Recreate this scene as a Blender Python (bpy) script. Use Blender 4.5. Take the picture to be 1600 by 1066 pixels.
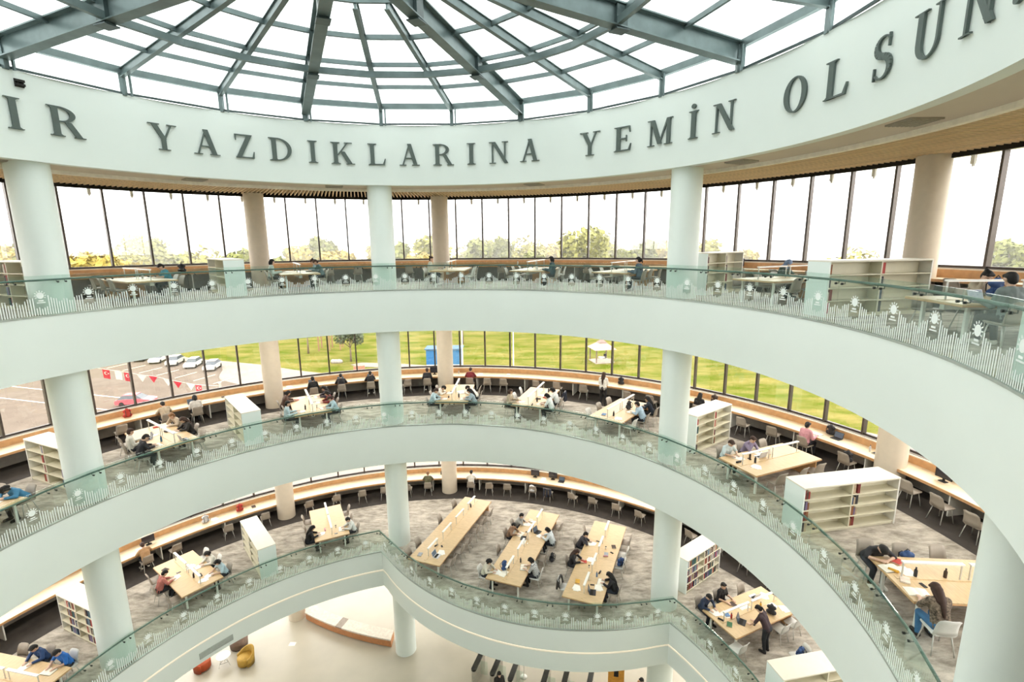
import bpy, bmesh, math, random
from mathutils import Vector, Matrix
random.seed(7)
for o in list(bpy.data.objects): bpy.data.objects.remove(o)
SC = bpy.context.scene
COL = SC.collection
R_ = math.radians
# ------------------------------------------------------------------ camera
cam_d = bpy.data.cameras.new('camera'); cam = bpy.data.objects.new('camera', cam_d); COL.objects.link(cam)
cam_d.sensor_width = 36.0; cam_d.lens = 780.9 / 1600 * 36; cam_d.clip_end = 3000; cam_d.clip_start = 0.05
cam.matrix_world = Matrix.Translation((3.2085, -10.58, 19.8975)) @ Matrix.Rotation(R_(90 - 11.10), 4, 'X') @ Matrix.Rotation(R_(-0.57), 4, 'Z')
SC.camera = cam
# ------------------------------------------------------------------ world and exposure
W = bpy.data.worlds.new('overcast_sky'); SC.world = W; W.use_nodes = True
bg = W.node_tree.nodes['Background']; bg.inputs[0].default_value = (1.0, 0.995, 0.985, 1); bg.inputs[1].default_value = 6.2
SC.view_settings.view_transform = 'Standard'; SC.view_settings.look = 'None'
SC.view_settings.exposure = 0.0; SC.view_settings.gamma = 1.0; SC.view_settings.use_curve_mapping = False

# ------------------------------------------------------------------ materials
MC = {}
def pm(name, col, rough=.55, metal=0.0, var=.06, scale=6.0, bump=0.0, stretch=(1, 1, 1), spec=.5):
    if name in MC: return MC[name]
    m = bpy.data.materials.new(name); m.use_nodes = True; nt = m.node_tree; N = nt.nodes; b = N['Principled BSDF']
    b.inputs['Roughness'].default_value = rough; b.inputs['Metallic'].default_value = metal; b.inputs['Specular IOR Level'].default_value = spec
    tc = N.new('ShaderNodeTexCoord'); mp = N.new('ShaderNodeMapping'); mp.inputs['Scale'].default_value = stretch
    nz = N.new('ShaderNodeTexNoise'); nz.inputs['Scale'].default_value = scale; nz.inputs['Detail'].default_value = 4
    rp = N.new('ShaderNodeValToRGB')
    lo = [max(0, c * (1 - var)) for c in col]; hi = [min(1, c * (1 + var)) for c in col]
    rp.color_ramp.elements[0].position = .35; rp.color_ramp.elements[1].position = .65
    rp.color_ramp.elements[0].color = (*lo, 1); rp.color_ramp.elements[1].color = (*hi, 1)
    nt.links.new(tc.outputs['Object'], mp.inputs[0]); nt.links.new(mp.outputs[0], nz.inputs['Vector'])
    nt.links.new(nz.outputs['Fac'], rp.inputs[0]); nt.links.new(rp.outputs[0], b.inputs['Base Color'])
    if bump:
        bp = N.new('ShaderNodeBump'); bp.inputs['Strength'].default_value = bump; bp.inputs['Distance'].default_value = .02
        nt.links.new(nz.outputs['Fac'], bp.inputs['Height']); nt.links.new(bp.outputs[0], b.inputs['Normal'])
    MC[name] = m; return m
def srgb(h):
    return tuple(((int(h[i:i+2], 16) / 255 + .055) / 1.055) ** 2.4 if int(h[i:i+2], 16) > 10 else int(h[i:i+2], 16) / 255 / 12.92 for i in (0, 2, 4))
def hexm(h, rough=.7, var=.1): return pm('paint_' + h, srgb(h), rough, var=var, scale=9)
def glass(name, tint, ior=1.45, rough=.0):
    m = bpy.data.materials.new(name); m.use_nodes = True; nt = m.node_tree; nt.nodes.clear(); N = nt.nodes
    o = N.new('ShaderNodeOutputMaterial'); mx = N.new('ShaderNodeMixShader'); t = N.new('ShaderNodeBsdfTransparent'); g = N.new('ShaderNodeBsdfGlossy')
    f = N.new('ShaderNodeFresnel'); ge = N.new('ShaderNodeNewGeometry'); mr = N.new('ShaderNodeMapRange')   # the same reflectance on both faces of a thin pane
    mr.inputs['To Min'].default_value = ior; mr.inputs['To Max'].default_value = 1 / ior
    nt.links.new(ge.outputs['Backfacing'], mr.inputs[0]); nt.links.new(mr.outputs[0], f.inputs[0])
    t.inputs[0].default_value = (*tint, 1); g.inputs['Roughness'].default_value = rough; g.inputs[0].default_value = (.9, .95, .93, 1)
    nt.links.new(f.outputs[0], mx.inputs[0]); nt.links.new(t.outputs[0], mx.inputs[1]); nt.links.new(g.outputs[0], mx.inputs[2]); nt.links.new(mx.outputs[0], o.inputs[0])
    MC[name] = m; return m
def emis(name, col, s):
    m = bpy.data.materials.new(name); m.use_nodes = True; b = m.node_tree.nodes['Principled BSDF']
    b.inputs['Base Color'].default_value = (*col, 1); b.inputs['Emission Color'].default_value = (*col, 1); b.inputs['Emission Strength'].default_value = s
    MC[name] = m; return m
def print_mat():
    m = bpy.data.materials.new('frosted_print'); m.use_nodes = True; nt = m.node_tree; N = nt.nodes; b = N['Principled BSDF']
    b.inputs['Base Color'].default_value = (.90, .96, .93, 1); b.inputs['Roughness'].default_value = .6; b.inputs['Alpha'].default_value = .92
    nz = N.new('ShaderNodeTexNoise'); nz.inputs['Scale'].default_value = 40
    r = N.new('ShaderNodeMapRange'); r.inputs['To Min'].default_value = .5; r.inputs['To Max'].default_value = .7
    nt.links.new(nz.outputs['Fac'], r.inputs[0]); nt.links.new(r.outputs[0], b.inputs['Roughness']); return m
MINT = pm('mint_white_plaster', (.80, .865, .83), .5, var=.012, scale=.6)
COLM = pm('column_paint', (.79, .86, .82), .45, var=.012, scale=.7)
BEIGE = pm('beige_ceiling_plaster', (.66, .585, .49), .8, var=.02, scale=1)
GRILL = pm('ceiling_vent_grey', (.40, .36, .30), .6)
STEEL = pm('grey_teal_painted_steel', (.155, .205, .205), .35, .35, var=.1, scale=3)
STEELD = pm('dark_teal_steel', (.07, .10, .10), .4, .3, var=.1)
BRONZE = pm('dark_bronze_aluminium', (.085, .068, .06), .4, .5, var=.1)
SLATW = pm('oak_slat', (.84, .66, .44), .55, var=.14, scale=3, stretch=(1, 1, 1))
DARK = pm('dark_plenum', (.018, .016, .014), .9)
WOOD = pm('light_oak_top', (.60, .43, .235), .42, var=.08, scale=5, stretch=(1, 6, 1))
WOODC = pm('pale_oak_counter', (.80, .66, .46), .4, var=.05, scale=4)
WOODE = pm('orange_oak_edge', (.60, .34, .16), .45, var=.1, scale=5)
WHITE = pm('white_lacquer', (.80, .79, .74), .4, var=.015)
CREAM = pm('cream_lacquer', (.72, .68, .53), .45, var=.02)
TAUPE = pm('taupe_chair_shell', (.36, .31, .255), .5, var=.05)
TAUPEL = pm('pale_chair_shell', (.66, .65, .61), .5, var=.04)
CHLEG = pm('chair_leg_metal', (.58, .57, .53), .35, .4)
TEXTM = pm('letter_grey_green', (.095, .125, .112), .5, var=.05)
RAILM = pm('handrail_dark_green', (.10, .17, .145), .35, .25, var=.06)
CLIPM = pm('clip_black_steel', (.03, .035, .033), .35, .6)
RGLASS = glass('railing_green_glass', (.895, .948, .925))
WGLASS = glass('window_clear_glass', (.99, .985, .97))
SGLASS = glass('skylight_glass', (.688, .71, .705))
PRINT = print_mat(); MC['frosted_print'] = PRINT
COVE = emis('warm_led_cove', (1.0, .84, .66), .35)
LEDW = emis('white_lamp_strip', (1.0, .96, .88), 1.6)
ASPH = pm('asphalt', (.135, .108, .085), .9, var=.07, scale=.5, spec=.05)
PAVE = pm('pale_paving', (.24, .21, .175), .9, var=.05, scale=.4, spec=.05)
SKIN = {'l': pm('skin_light', (.60, .39, .28), .55, var=.04), 'm': pm('skin_medium', (.47, .29, .20), .55, var=.04)}
def carpet():
    m = bpy.data.materials.new('mottled_carpet'); m.use_nodes = True; nt = m.node_tree; N = nt.nodes; b = N['Principled BSDF']; b.inputs['Roughness'].default_value = .95
    tc = N.new('ShaderNodeTexCoord'); n1 = N.new('ShaderNodeTexNoise'); n1.inputs['Scale'].default_value = 1.6; n1.inputs['Detail'].default_value = 6; n1.inputs['Roughness'].default_value = .7
    mp = N.new('ShaderNodeMapping'); mp.inputs['Rotation'].default_value = (0, 0, .35); mp.inputs['Scale'].default_value = (1, 2.4, 1)
    rp = N.new('ShaderNodeValToRGB'); rp.color_ramp.elements[0].position = .34; rp.color_ramp.elements[1].position = .66
    rp.color_ramp.elements[0].color = (.21, .185, .15, 1); rp.color_ramp.elements[1].color = (.58, .525, .45, 1)
    nt.links.new(tc.outputs['Object'], mp.inputs[0]); nt.links.new(mp.outputs[0], n1.inputs['Vector']); nt.links.new(n1.outputs['Fac'], rp.inputs[0]); nt.links.new(rp.outputs[0], b.inputs['Base Color'])
    n2 = N.new('ShaderNodeTexNoise'); n2.inputs['Scale'].default_value = 300; bp = N.new('ShaderNodeBump'); bp.inputs['Strength'].default_value = .3; bp.inputs['Distance'].default_value = .01
    nt.links.new(tc.outputs['Object'], n2.inputs['Vector']); nt.links.new(n2.outputs['Fac'], bp.inputs['Height']); nt.links.new(bp.outputs[0], b.inputs['Normal']); return m
CARPET = carpet()
CARPETD = pm('dark_border_carpet', (.05, .042, .037), .95, var=.15, scale=3, bump=.1)
MARBLE = pm('cream_stone_floor', (.46, .42, .335), .35, var=.04, scale=.8)
def grass():
    m = bpy.data.materials.new('lawn_grass'); m.use_nodes = True; nt = m.node_tree; N = nt.nodes; b = N['Principled BSDF']; b.inputs['Roughness'].default_value = .9; b.inputs['Specular IOR Level'].default_value = .02
    tc = N.new('ShaderNodeTexCoord'); n1 = N.new('ShaderNodeTexNoise'); n1.inputs['Scale'].default_value = .14; n1.inputs['Detail'].default_value = 8; n1.inputs['Roughness'].default_value = .65
    mp = N.new('ShaderNodeMapping'); mp.inputs['Scale'].default_value = (1, 2.2, 1)
    rp = N.new('ShaderNodeValToRGB'); rp.color_ramp.elements[0].position = .38; rp.color_ramp.elements[1].position = .64
    rp.color_ramp.elements[0].color = (.070, .092, .006, 1); rp.color_ramp.elements[1].color = (.172, .146, .042, 1)
    nt.links.new(tc.outputs['Object'], mp.inputs[0]); nt.links.new(mp.outputs[0], n1.inputs['Vector']); nt.links.new(n1.outputs['Fac'], rp.inputs[0]); nt.links.new(rp.outputs[0], b.inputs['Base Color']); return m
GRASS = grass()

# ------------------------------------------------------------------ mesh helpers
def P(r, a, z=0.0):
    a = R_(a); return Vector((r * math.sin(a), r * math.cos(a), z))
class MB:
    def __init__(s): s.v = []; s.f = []; s.m = []
    def add(s, vs, fs, mi=0):
        n = len(s.v); s.v += [tuple(v) for v in vs]; s.f += [tuple(i + n for i in f) for f in fs]; s.m += [mi] * len(fs); return s
    def box(s, x0, x1, y0, y1, z0, z1, mi=0, M=None):
        vs = [Vector((x, y, z)) for z in (z0, z1) for y in (y0, y1) for x in (x0, x1)]
        if M: vs = [M @ v for v in vs]
        return s.add(vs, [(0, 2, 3, 1), (4, 5, 7, 6), (0, 1, 5, 4), (2, 6, 7, 3), (0, 4, 6, 2), (1, 3, 7, 5)], mi)
    def beam(s, p0, p1, w, h, up=Vector((0, 0, 1)), dz=0.0, mi=0):
        p0 = Vector(p0); p1 = Vector(p1); d = (p1 - p0).normalized(); x = d.cross(up)
        if x.length < 1e-5: x = Vector((1, 0, 0))
        x.normalize(); u = x.cross(d)
        c = [(-w/2, -h/2), (w/2, -h/2), (w/2, h/2), (-w/2, h/2)]
        vs = [p + x * a + u * (b + dz) for p in (p0, p1) for a, b in c]
        return s.add(vs, [(3, 2, 1, 0), (4, 5, 6, 7), (0, 1, 5, 4), (1, 2, 6, 5), (2, 3, 7, 6), (3, 0, 4, 7)], mi)
    def tube(s, pts, r, n=8, mi=0, closed=False):
        pts = [Vector(p) for p in pts]; rings = []; k = len(pts)
        for i, p in enumerate(pts):
            a = pts[(i - 1) % k] if (closed or i > 0) else p; b = pts[(i + 1) % k] if (closed or i < k - 1) else p
            d = (b - a).normalized(); up = Vector((0, 0, 1)) if abs(d.z) < .95 else Vector((1, 0, 0))
            x = d.cross(up).normalized(); u = x.cross(d); rr = r[i] if isinstance(r, (list, tuple)) else r
            rings.append([p + (x * math.cos(t) + u * math.sin(t)) * rr for t in [2 * math.pi * j / n for j in range(n)]])
        vs = [v for q in rings for v in q]; fs = []
        for i in range(k if closed else k - 1):
            a, b = i * n, ((i + 1) % k) * n
            fs += [(a + j, a + (j + 1) % n, b + (j + 1) % n, b + j) for j in range(n)]
        if not closed: fs += [tuple(range(n - 1, -1, -1)), tuple((k - 1) * n + j for j in range(n))]
        return s.add(vs, fs, mi)
    def lathe(s, prof, n=24, c=(0, 0, 0), mi=0, M=None):
        vs = []; fs = []
        for r, z in prof:
            vs += [Vector((c[0] + r * math.cos(2 * math.pi * j / n), c[1] + r * math.sin(2 * math.pi * j / n), c[2] + z)) for j in range(n)]
        for i in range(len(prof) - 1):
            fs += [(i*n+j, i*n+(j+1) % n, (i+1)*n+(j+1) % n, (i+1)*n+j) for j in range(n)]
        fs += [tuple(range(n-1, -1, -1)), tuple((len(prof)-1)*n+j for j in range(n))]
        if M: vs = [M @ v for v in vs]
        return s.add(vs, fs, mi)
    def ring(s, r0, r1, z0, z1, a0=0, a1=360, n=120, mi=0):
        full = abs(a1 - a0 - 360) < 1e-6; k = n if full else n + 1
        vs = []; fs = []
        for i in range(k):
            a = a0 + (a1 - a0) * i / n
            vs += [P(r0, a, z0), P(r1, a, z0), P(r1, a, z1), P(r0, a, z1)]
        for i in range(n):
            A = i * 4; B = ((i + 1) % k) * 4
            fs += [(A, A+1, B+1, B), (A+1, A+2, B+2, B+1), (A+2, A+3, B+3, B+2), (A+3, A, B, B+3)]
        if not full: fs += [(3, 2, 1, 0), tuple(n * 4 + q for q in (0, 1, 2, 3))]
        return s.add(vs, fs, mi)
    def prism(s, pts, z0, z1, mi=0, M=None):
        n = len(pts); vs = [Vector((x, y, z0)) for x, y in pts] + [Vector((x, y, z1)) for x, y in pts]
        if M: vs = [M @ v for v in vs]
        return s.add(vs, [tuple(range(n-1, -1, -1)), tuple(range(n, 2*n))] + [(i, (i+1) % n, n + (i+1) % n, n + i) for i in range(n)], mi)
    def mesh(s, name, mats, smooth=False, fix=True):
        me = bpy.data.meshes.new(name); me.from_pydata(s.v, [], s.f)
        for m in (mats if isinstance(mats, (list, tuple)) else [mats]): me.materials.append(m)
        me.polygons.foreach_set('material_index', s.m)
        if smooth: me.polygons.foreach_set('use_smooth', [True] * len(s.f))
        if fix:
            bm = bmesh.new(); bm.from_mesh(me); bmesh.ops.recalc_face_normals(bm, faces=bm.faces); bm.to_mesh(me); bm.free()
        me.update(); return me
    def obj(s, name, mats, parent=None, smooth=False, **k):
        return link(name, s.mesh(name, mats, smooth), parent, **k)
def link(name, data, parent=None, loc=None, rz=None, M=None):
    o = bpy.data.objects.new(name, data); COL.objects.link(o)
    if parent: o.parent = parent
    if loc is not None: o.location = loc
    if rz is not None: o.rotation_euler = (0, 0, rz)
    if M is not None: o.matrix_basis = M
    return o
def tag(o, label=None, cat=None, group=None, kind=None):
    if label: o['label'] = label
    if cat: o['category'] = cat
    if group: o['group'] = group
    if kind: o['kind'] = kind
    return o
def empty(name, loc=(0, 0, 0), rz=0.0, **k):
    o = link(name, None, None, loc, rz); o.empty_display_size = .1
    return tag(o, **k)
def struct(name, mb, mat, label, smooth=False):
    return tag(mb.obj(name, mat, None, smooth), label, None, None, 'structure')
def smooth_by_angle(me, ang=40):
    bm = bmesh.new(); bm.from_mesh(me)
    for f in bm.faces: f.smooth = True
    for e in bm.edges:
        if len(e.link_faces) == 2 and e.calc_face_angle(0) > R_(ang): e.smooth = False
    bm.to_mesh(me); bm.free()
ORD = ['first', 'second', 'third', 'fourth', 'fifth', 'sixth', 'seventh', 'eighth', 'ninth', 'tenth', 'eleventh', 'twelfth', 'thirteenth', 'fourteenth', 'fifteenth', 'sixteenth', 'seventeenth', 'eighteenth', 'nineteenth', 'twentieth'] + ['%d%s' % (i, {1: 'st', 2: 'nd', 3: 'rd'}.get(i % 10, 'th')) for i in range(21, 200)]

# ------------------------------------------------------------------ building constants
RI, RW = 10.57, 17.0
FZ = {1: 6.0, 2: 12.0, 3: 18.0}
GAL = {1: 'lowest gallery', 2: 'middle gallery', 3: 'top gallery'}
FT = 1.77
BX, BY, BR = 6.08, 15.78, 10.53
def edge_r(a, fl):
    if fl != 1: return RI
    u = P(1, a); d = u.x * BX + u.y * BY; q = d * d - (BX * BX + BY * BY - BR * BR)
    if q <= 0 or d <= 0: return RI
    return min(RI, d - math.sqrt(q))
def edge_angles(fl, step=2.0):
    A = [-180 + step * i for i in range(int(360 / step))]
    if fl == 1: A = sorted(set([round(x, 3) for x in A] + [-15.85, 57.95] + [-15 + i for i in range(73)]))
    return A
def annulus(mb, A, rin, rout, z0, z1, closed=True, mi=0):
    vs = []; fs = []; n = len(A)
    for a in A:
        i, o = rin(a), rout(a)
        vs += [P(i, a, z0), P(o, a, z0), P(o, a, z1), P(i, a, z1)]
    for k in range(n if closed else n - 1):
        p = k * 4; q = ((k + 1) % n) * 4
        fs += [(p, p+1, q+1, q), (p+1, p+2, q+2, q+1), (p+2, p+3, q+3, q+2), (p+3, p, q, q+3)]
    if not closed: fs += [(0, 1, 2, 3), tuple((n-1)*4 + j for j in (3, 2, 1, 0))]
    mb.add(vs, fs, mi)
# floors with fascias
for fl in (1, 2, 3):
    z = FZ[fl]; A = edge_angles(fl)
    m = MB(); annulus(m, A, lambda a: edge_r(a, fl), lambda a: RW + .25, z - FT, z - .02)
    o = struct('wall_fascia', m, MINT, 'pale mint curved balcony fascia of the %s' % GAL[fl]); smooth_by_angle(o.data, 25)
    m = MB(); annulus(m, A, lambda a: edge_r(a, fl) + .06, lambda a: 14.95, z - .02, z)
    struct('floor', m, CARPET, 'grey beige mottled carpet of the %s' % GAL[fl])
    m = MB(); m.ring(14.95, RW + .2, z - .02, z)
    struct('floor_border', m, CARPETD, 'dark brown carpet border beside the windows of the %s' % GAL[fl])
    m = MB(); annulus(m, A, lambda a: edge_r(a, fl) - .012, lambda a: edge_r(a, fl) + .06, z - .03, z + .012)
    struct('trim_edge', m, pm('grey_edge_trim', (.42, .46, .43), .4, .5), 'thin grey metal edge strip under the glass of the %s' % GAL[fl])
# LED cove line on the lowest fascia
m = MB(); annulus(m, edge_angles(1), lambda a: edge_r(a, 1) - .014, lambda a: edge_r(a, 1) + .02, 5.02, 5.075)
struct('trim_cove', m, COVE, 'warm light line running along the lowest fascia')
m = MB(); m.ring(0.0, 17.25, -.3, 0.0, n=96)
struct('floor', m, MARBLE, 'cream stone floor of the entrance hall')
# text fascia and roof ring
m = MB(); m.ring(RI, RI + .3, 22.23, 24.51, n=180); o = struct('wall_fascia', m, MINT, 'tall curved fascia carrying the large lettering below the glass roof'); smooth_by_angle(o.data, 25)
m = MB(); m.ring(RI + .2, 12.2, 22.24, 22.30, n=120); SOFF = struct('ceiling', m, BEIGE, 'plain beige soffit ring behind the lettered fascia')
m = MB(); m.ring(12.10, 12.26, 22.13, 22.30, n=120); struct('trim_soffit', m, pm('cream_trim', (.93, .87, .76), .5), 'cream trim line between soffit and slatted ceiling')
m = MB(); m.ring(12.2, 17.25, 22.62, 22.8, n=96); struct('ceiling_plenum', m, DARK, 'dark void above the wooden slats')
m = MB(); m.ring(RI + .25, 17.4, 22.8, 24.3, n=96); struct('roof', m, MINT, 'solid flat roof ring around the glass roof')
m = MB(); m.ring(16.12, 16.2, 22.12, 22.62, n=120); struct('trim_black', m, DARK, 'black edge band where the slatted ceiling ends at the windows')
m = MB(); m.ring(16.2, 17.2, 22.24, 22.3, n=120); struct('ceiling', m, WHITE, 'white blind box strip above the top gallery windows')
slat_root = empty('ceiling', kind='structure', label='slatted oak ceiling of the top gallery with radial boards')
sm = MB(); sm.box(-.019, .019, 12.26, 16.12, 22.24, 22.40); sme = sm.mesh('slat', SLATW)
for i in range(300):
    link('slat', sme, slat_root, rz=-R_(-78 + i * .62))
st = MB()
for i in range(581 - 301): st.box(-.019, .019, 12.26, 16.12, 22.24, 22.40, M=Matrix.Rotation(-R_(-78 + (300 + i) * .62), 4, 'Z'))
tag(st.obj('slat_rest', SLATW, slat_root), kind='stuff')
vm = MB(); vm.box(-.34, .34, -.34, .34, 22.205, 22.245)
for k in range(7): vm.box(-.30, .30, -.30 + k * .09, -.26 + k * .09, 22.19, 22.21)
vme = vm.mesh('ceiling_vent', GRILL)
for i, a in enumerate((-72, -45, -20.5, 21.5, 63, 89, 112)):
    tag(link('ceiling_vent', vme, None, loc=P(11.4, a, 0), rz=-R_(a)), 'square grey air vent in the beige soffit, %s from the left' % ORD[i], 'vent', 'air vents in the soffit')

# unseen fill lamps added under each gallery slab to brighten galleries and hall
lp = MB(); lp.box(-1.2, 1.2, -.16, .16, -.05, 0); lpme = lp.mesh('fill_lamp_housing', WHITE)
ld = MB(); ld.box(-1.15, 1.15, -.13, .13, -.056, -.05); ldme = ld.mesh('fill_lamp_diffuser', emis('warm_fill_panel', (1.0, .93, .85), 4.0))
for fl in (0, 1, 2):
    zc = FZ[fl + 1] - FT - .005
    for i in range(9):
        a = -75 + i * 22.5
        o = empty('fill_lamp', P(13.6, a, zc), -R_(a), label='added unseen warm linear ceiling lamp of the %s, %s from the left' % ('entrance hall' if fl == 0 else GAL[fl], ORD[i]), cat='lamp', group='added linear ceiling lamps')
        link('fill_lamp_housing', lpme, o); link('fill_lamp_diffuser', ldme, o)
        li = bpy.data.lights.new('fill_lamp_source', 'AREA'); li.shape = 'RECTANGLE'; li.size = 2.3; li.size_y = .26; li.energy = 75 if fl else 50; li.color = (1.0, .93, .85)
        lo = link('fill_light', li, o, (0, 0, -.07))

# rear wall behind the camera side
for fl, (z0, z1) in {0: (0, 4.23), 1: (6, 10.23), 2: (12, 16.23), 3: (18, 22.3)}.items():
    m = MB(); m.ring(RW, RW + .2, z0, z1, 122, 246, n=60)
    struct('wall_rear', m, WHITE, 'plain white outer wall at the back of the %s' % ('entrance hall' if fl == 0 else GAL[fl]))
m = MB(); m.ring(RW, RW + .2, 0, 4.23, -114, -60, n=30); struct('wall_left', m, WHITE, 'white outer wall of the entrance hall on the left')

# ------------------------------------------------------------------ window walls
MUL0, MSTEP = .9 - 4.8 * 23, 4.8
for fl in (0, 1, 2, 3):
    z = FZ.get(fl, 0.0); zb = z + (1.05 if fl else .1); zt = z + 4.25
    root = empty('window_%d' % (fl + 1), kind='structure', label='curved window wall of the %s with dark bronze mullions' % (GAL[fl] if fl else 'entrance hall'))
    mm = MB(); mm.box(-.035, .035, -.10, .10, zb, zt + .1); mme = mm.mesh('mullion', BRONZE)
    half = RW * math.sin(R_(MSTEP / 2)) - .03
    pmn = MB(); pmn.box(-half, half, -.012, .012, zb + .06, zt + .1); pme = pmn.mesh('pane', WGLASS)
    fm = MB(); fm.box(-half - .02, half + .02, -.05, .05, zb, zb + .07); fme = fm.mesh('bottom_rail', BRONZE)
    hm = MB(); hm.box(-.05, .05, -.05, .05, zt - .30, zt); hm.box(-.02, .02, -.02, .06, zt - .36, zt - .28); hme = hm.mesh('blind_bracket', WHITE)
    for k in range(48):
        a = MUL0 + k * MSTEP
        if fl == 0 and a < -60: continue
        link('mullion', mme, root, loc=P(RW, a), rz=-R_(a))
        if k == 47: continue
        b = a + MSTEP / 2; Rm = RW * math.cos(R_(MSTEP / 2))
        link('pane', pme, root, loc=P(Rm, b), rz=-R_(b))
        link('bottom_rail', fme, root, loc=P(Rm, b), rz=-R_(b))
        if fl == 3: link('blind_bracket', hme, root, loc=P(16.6, a + 3.1, -.02), rz=-R_(b))
    if fl:
        m = MB(); m.ring(16.82, 17.12, z, z + 1.05, -114, 122, n=120)
        struct('wall_under_window', m, pm('knee_wall_grey', (.34, .31, .28), .8), 'grey low wall under the windows of the %s' % GAL[fl])

# ------------------------------------------------------------------ columns
cm = MB(); cm.lathe([(.5, 0), (.5, 4.4)], 40); cme = cm.mesh('column', COLM); smooth_by_angle(cme)
om = MB(); om.lathe([(.43, 0), (.43, 4.25)], 36); ome = om.mesh('column', pm('column_beige', (.68, .595, .48), .5, var=.02)); smooth_by_angle(ome)
IC = [-68.0, -11.5, 53.7, 112.0]; OC = [(-77, 15.9), (-33, 15.9), (-1.6, 15.9), (43, 15.9), (73.6, 16.1), (87.5, 15.9)]
WL = {0: 'entrance hall', **GAL}
ICN = ['by the left railing', 'at the centre', 'right of centre', 'at the right edge of the picture']
OCN = ['leftmost', 'second', 'third', 'fourth', 'fifth', 'rightmost']
for fl in range(4):
    z = FZ.get(fl, 0.0)
    for a, nm in zip(IC, ICN):
        tag(link('column', cme, None, P(11.22 if a < 100 else 11.3, a, z)), 'round pale mint column %s of the %s' % (nm if fl else nm.replace('railing', 'side'), WL[fl]), 'column', 'round columns along the atrium edge')
    for (a, r), nm in zip(OC, OCN):
        tag(link('column', ome, None, P(r, a, z)), 'round beige column by the windows of the %s, %s from the left' % (WL[fl], nm) if 'most' not in nm else 'round beige column by the windows of the %s, %s' % (WL[fl], nm), 'column', 'round columns by the windows')

# ------------------------------------------------------------------ glass roof
sky = empty('skylight', kind='structure', label='round glass roof on grey steel beams above the atrium')
ZE, ZR = 25.25, .67
def zp(r): return ZE + ZR * (1 - r / 10.6)
RAF = [4.9 + 15 * k for k in range(24)]
RR = [10.6, 8.55, 6.65, 4.8, 2.9, .7]
for k, a in enumerate(RAF):
    p0, p1 = P(10.6, a, zp(10.6)), P(.5, a, zp(.5))
    m = MB()
    if (k % 3) == 1:
        m.beam(p0, p1, .30, .035, dz=-.02); m.beam(p0, p1, .022, .50, dz=-.27); m.beam(p0, p1, .30, .035, dz=-.52)
        m.beam(P(10.62, a, 24.5), P(10.62, a, 25.2), .2, .16); m.obj('main_beam', STEEL, sky)
        for r in (6.5, 2.9):
            b = MB(); q = P(r, a, zp(r) - .30); u = P(1, a); v = Vector((u.y, -u.x, 0))
            b.beam(q - u * .16, q + u * .16, .22, .56); b.beam(q - u * .2 + Vector((0, 0, -.29)), q + u * .2 + Vector((0, 0, -.29)), .34, .03)
            b.obj('bracket', STEELD, sky)
    else:
        p1 = P(2.9, a, zp(2.9)); m.beam(p0, p1, .13, .02, dz=-.01); m.beam(p0, p1, .05, .22, dz=-.12); m.beam(p0, p1, .13, .02, dz=-.24); m.obj('rafter', STEEL, sky)
    m = MB(); m.beam(P(10.6, a, 24.48), P(10.6, a, 25.2), .13, .13); m.beam(P(10.5, a + .9, 24.48), P(10.5, a + .9, 25.15), .05, .06); m.obj('post', STEEL, sky)
    b_ = a + 15
    for i, r in enumerate(RR[:-1]):
        m = MB(); m.beam(P(r, a, zp(r)), P(r, b_, zp(r)), .08 if i else .14, .12 if i else .2, dz=-.05); m.obj('purlin', STEEL, sky)
        r2 = RR[i + 1]; m = MB()
        q = [P(r, a, zp(r) + .05), P(r, b_, zp(r) + .05), P(r2, b_, zp(r2) + .05), P(r2, a, zp(r2) + .05)]
        m.add(q + [v + Vector((0, 0, .02)) for v in q], [(0, 1, 2, 3), (7, 6, 5, 4), (0, 4, 5, 1), (1, 5, 6, 2), (2, 6, 7, 3), (3, 7, 4, 0)]); m.obj('pane', SGLASS, sky)
    m = MB(); m.beam(P(6.42, a, zp(6.42) - .42), P(6.42, b_, zp(6.42) - .42), .12, .17); m.obj('tie_beam', STEEL, sky)
    m = MB(); m.beam(P(10.62, a, 24.85), P(10.62, b_, 24.85), .02, .62); m.obj('clerestory_pane', SGLASS, sky)
    m = MB(); m.beam(P(10.62, a, 24.55), P(10.62, b_, 24.55), .07, .06); m.beam(P(10.62, a, 25.13), P(10.62, b_, 25.13), .05, .05); m.obj('clerestory_frame', STEELD, sky)
m = MB(); m.lathe([(.75, 0), (.75, .5), (.3, .6)], 24, (0, 0, 25.35)); m.obj('hub', STEEL, sky)

# ------------------------------------------------------------------ lettering on the fascia (serif capitals drawn as strokes)
def arc(cx, cy, rx, ry, t0, t1, n=14):
    return [(cx + rx * math.cos(R_(t0 + (t1 - t0) * i / n)), cy + ry * math.sin(R_(t0 + (t1 - t0) * i / n))) for i in range(n + 1)]
def band(outer, inner):
    return [[outer[i], outer[i + 1], inner[i + 1], inner[i]] for i in range(len(outer) - 1)]
def rc(x0, x1, y0, y1): return [(x0, y0), (x1, y0), (x1, y1), (x0, y1)]
def serif(x0, x1, y, up):   # thin foot with bracketed ends
    s = 1 if up else -1; return [(x0, y), (x1, y), (x1, y + s * .028), (x0, y + s * .028)]
def stem(x, w=.165, top=True, bot=True, e=.10, h=1.0):
    o = [rc(x, x + w, 0, h)]
    if bot: o += [serif(x - e, x + w + e, 0, True), [(x - e * .55, .028), (x + w + e * .55, .028), (x + w, .075), (x, .075)]]
    if top: o += [serif(x - e, x + w + e, h, False), [(x, h - .075), (x + w, h - .075), (x + w + e * .55, h - .028), (x - e * .55, h - .028)]]
    return o
def diag(x0, y0, x1, y1, w): return [(x0, y0), (x0 + w, y0), (x1 + w, y1), (x1, y1)]
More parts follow.
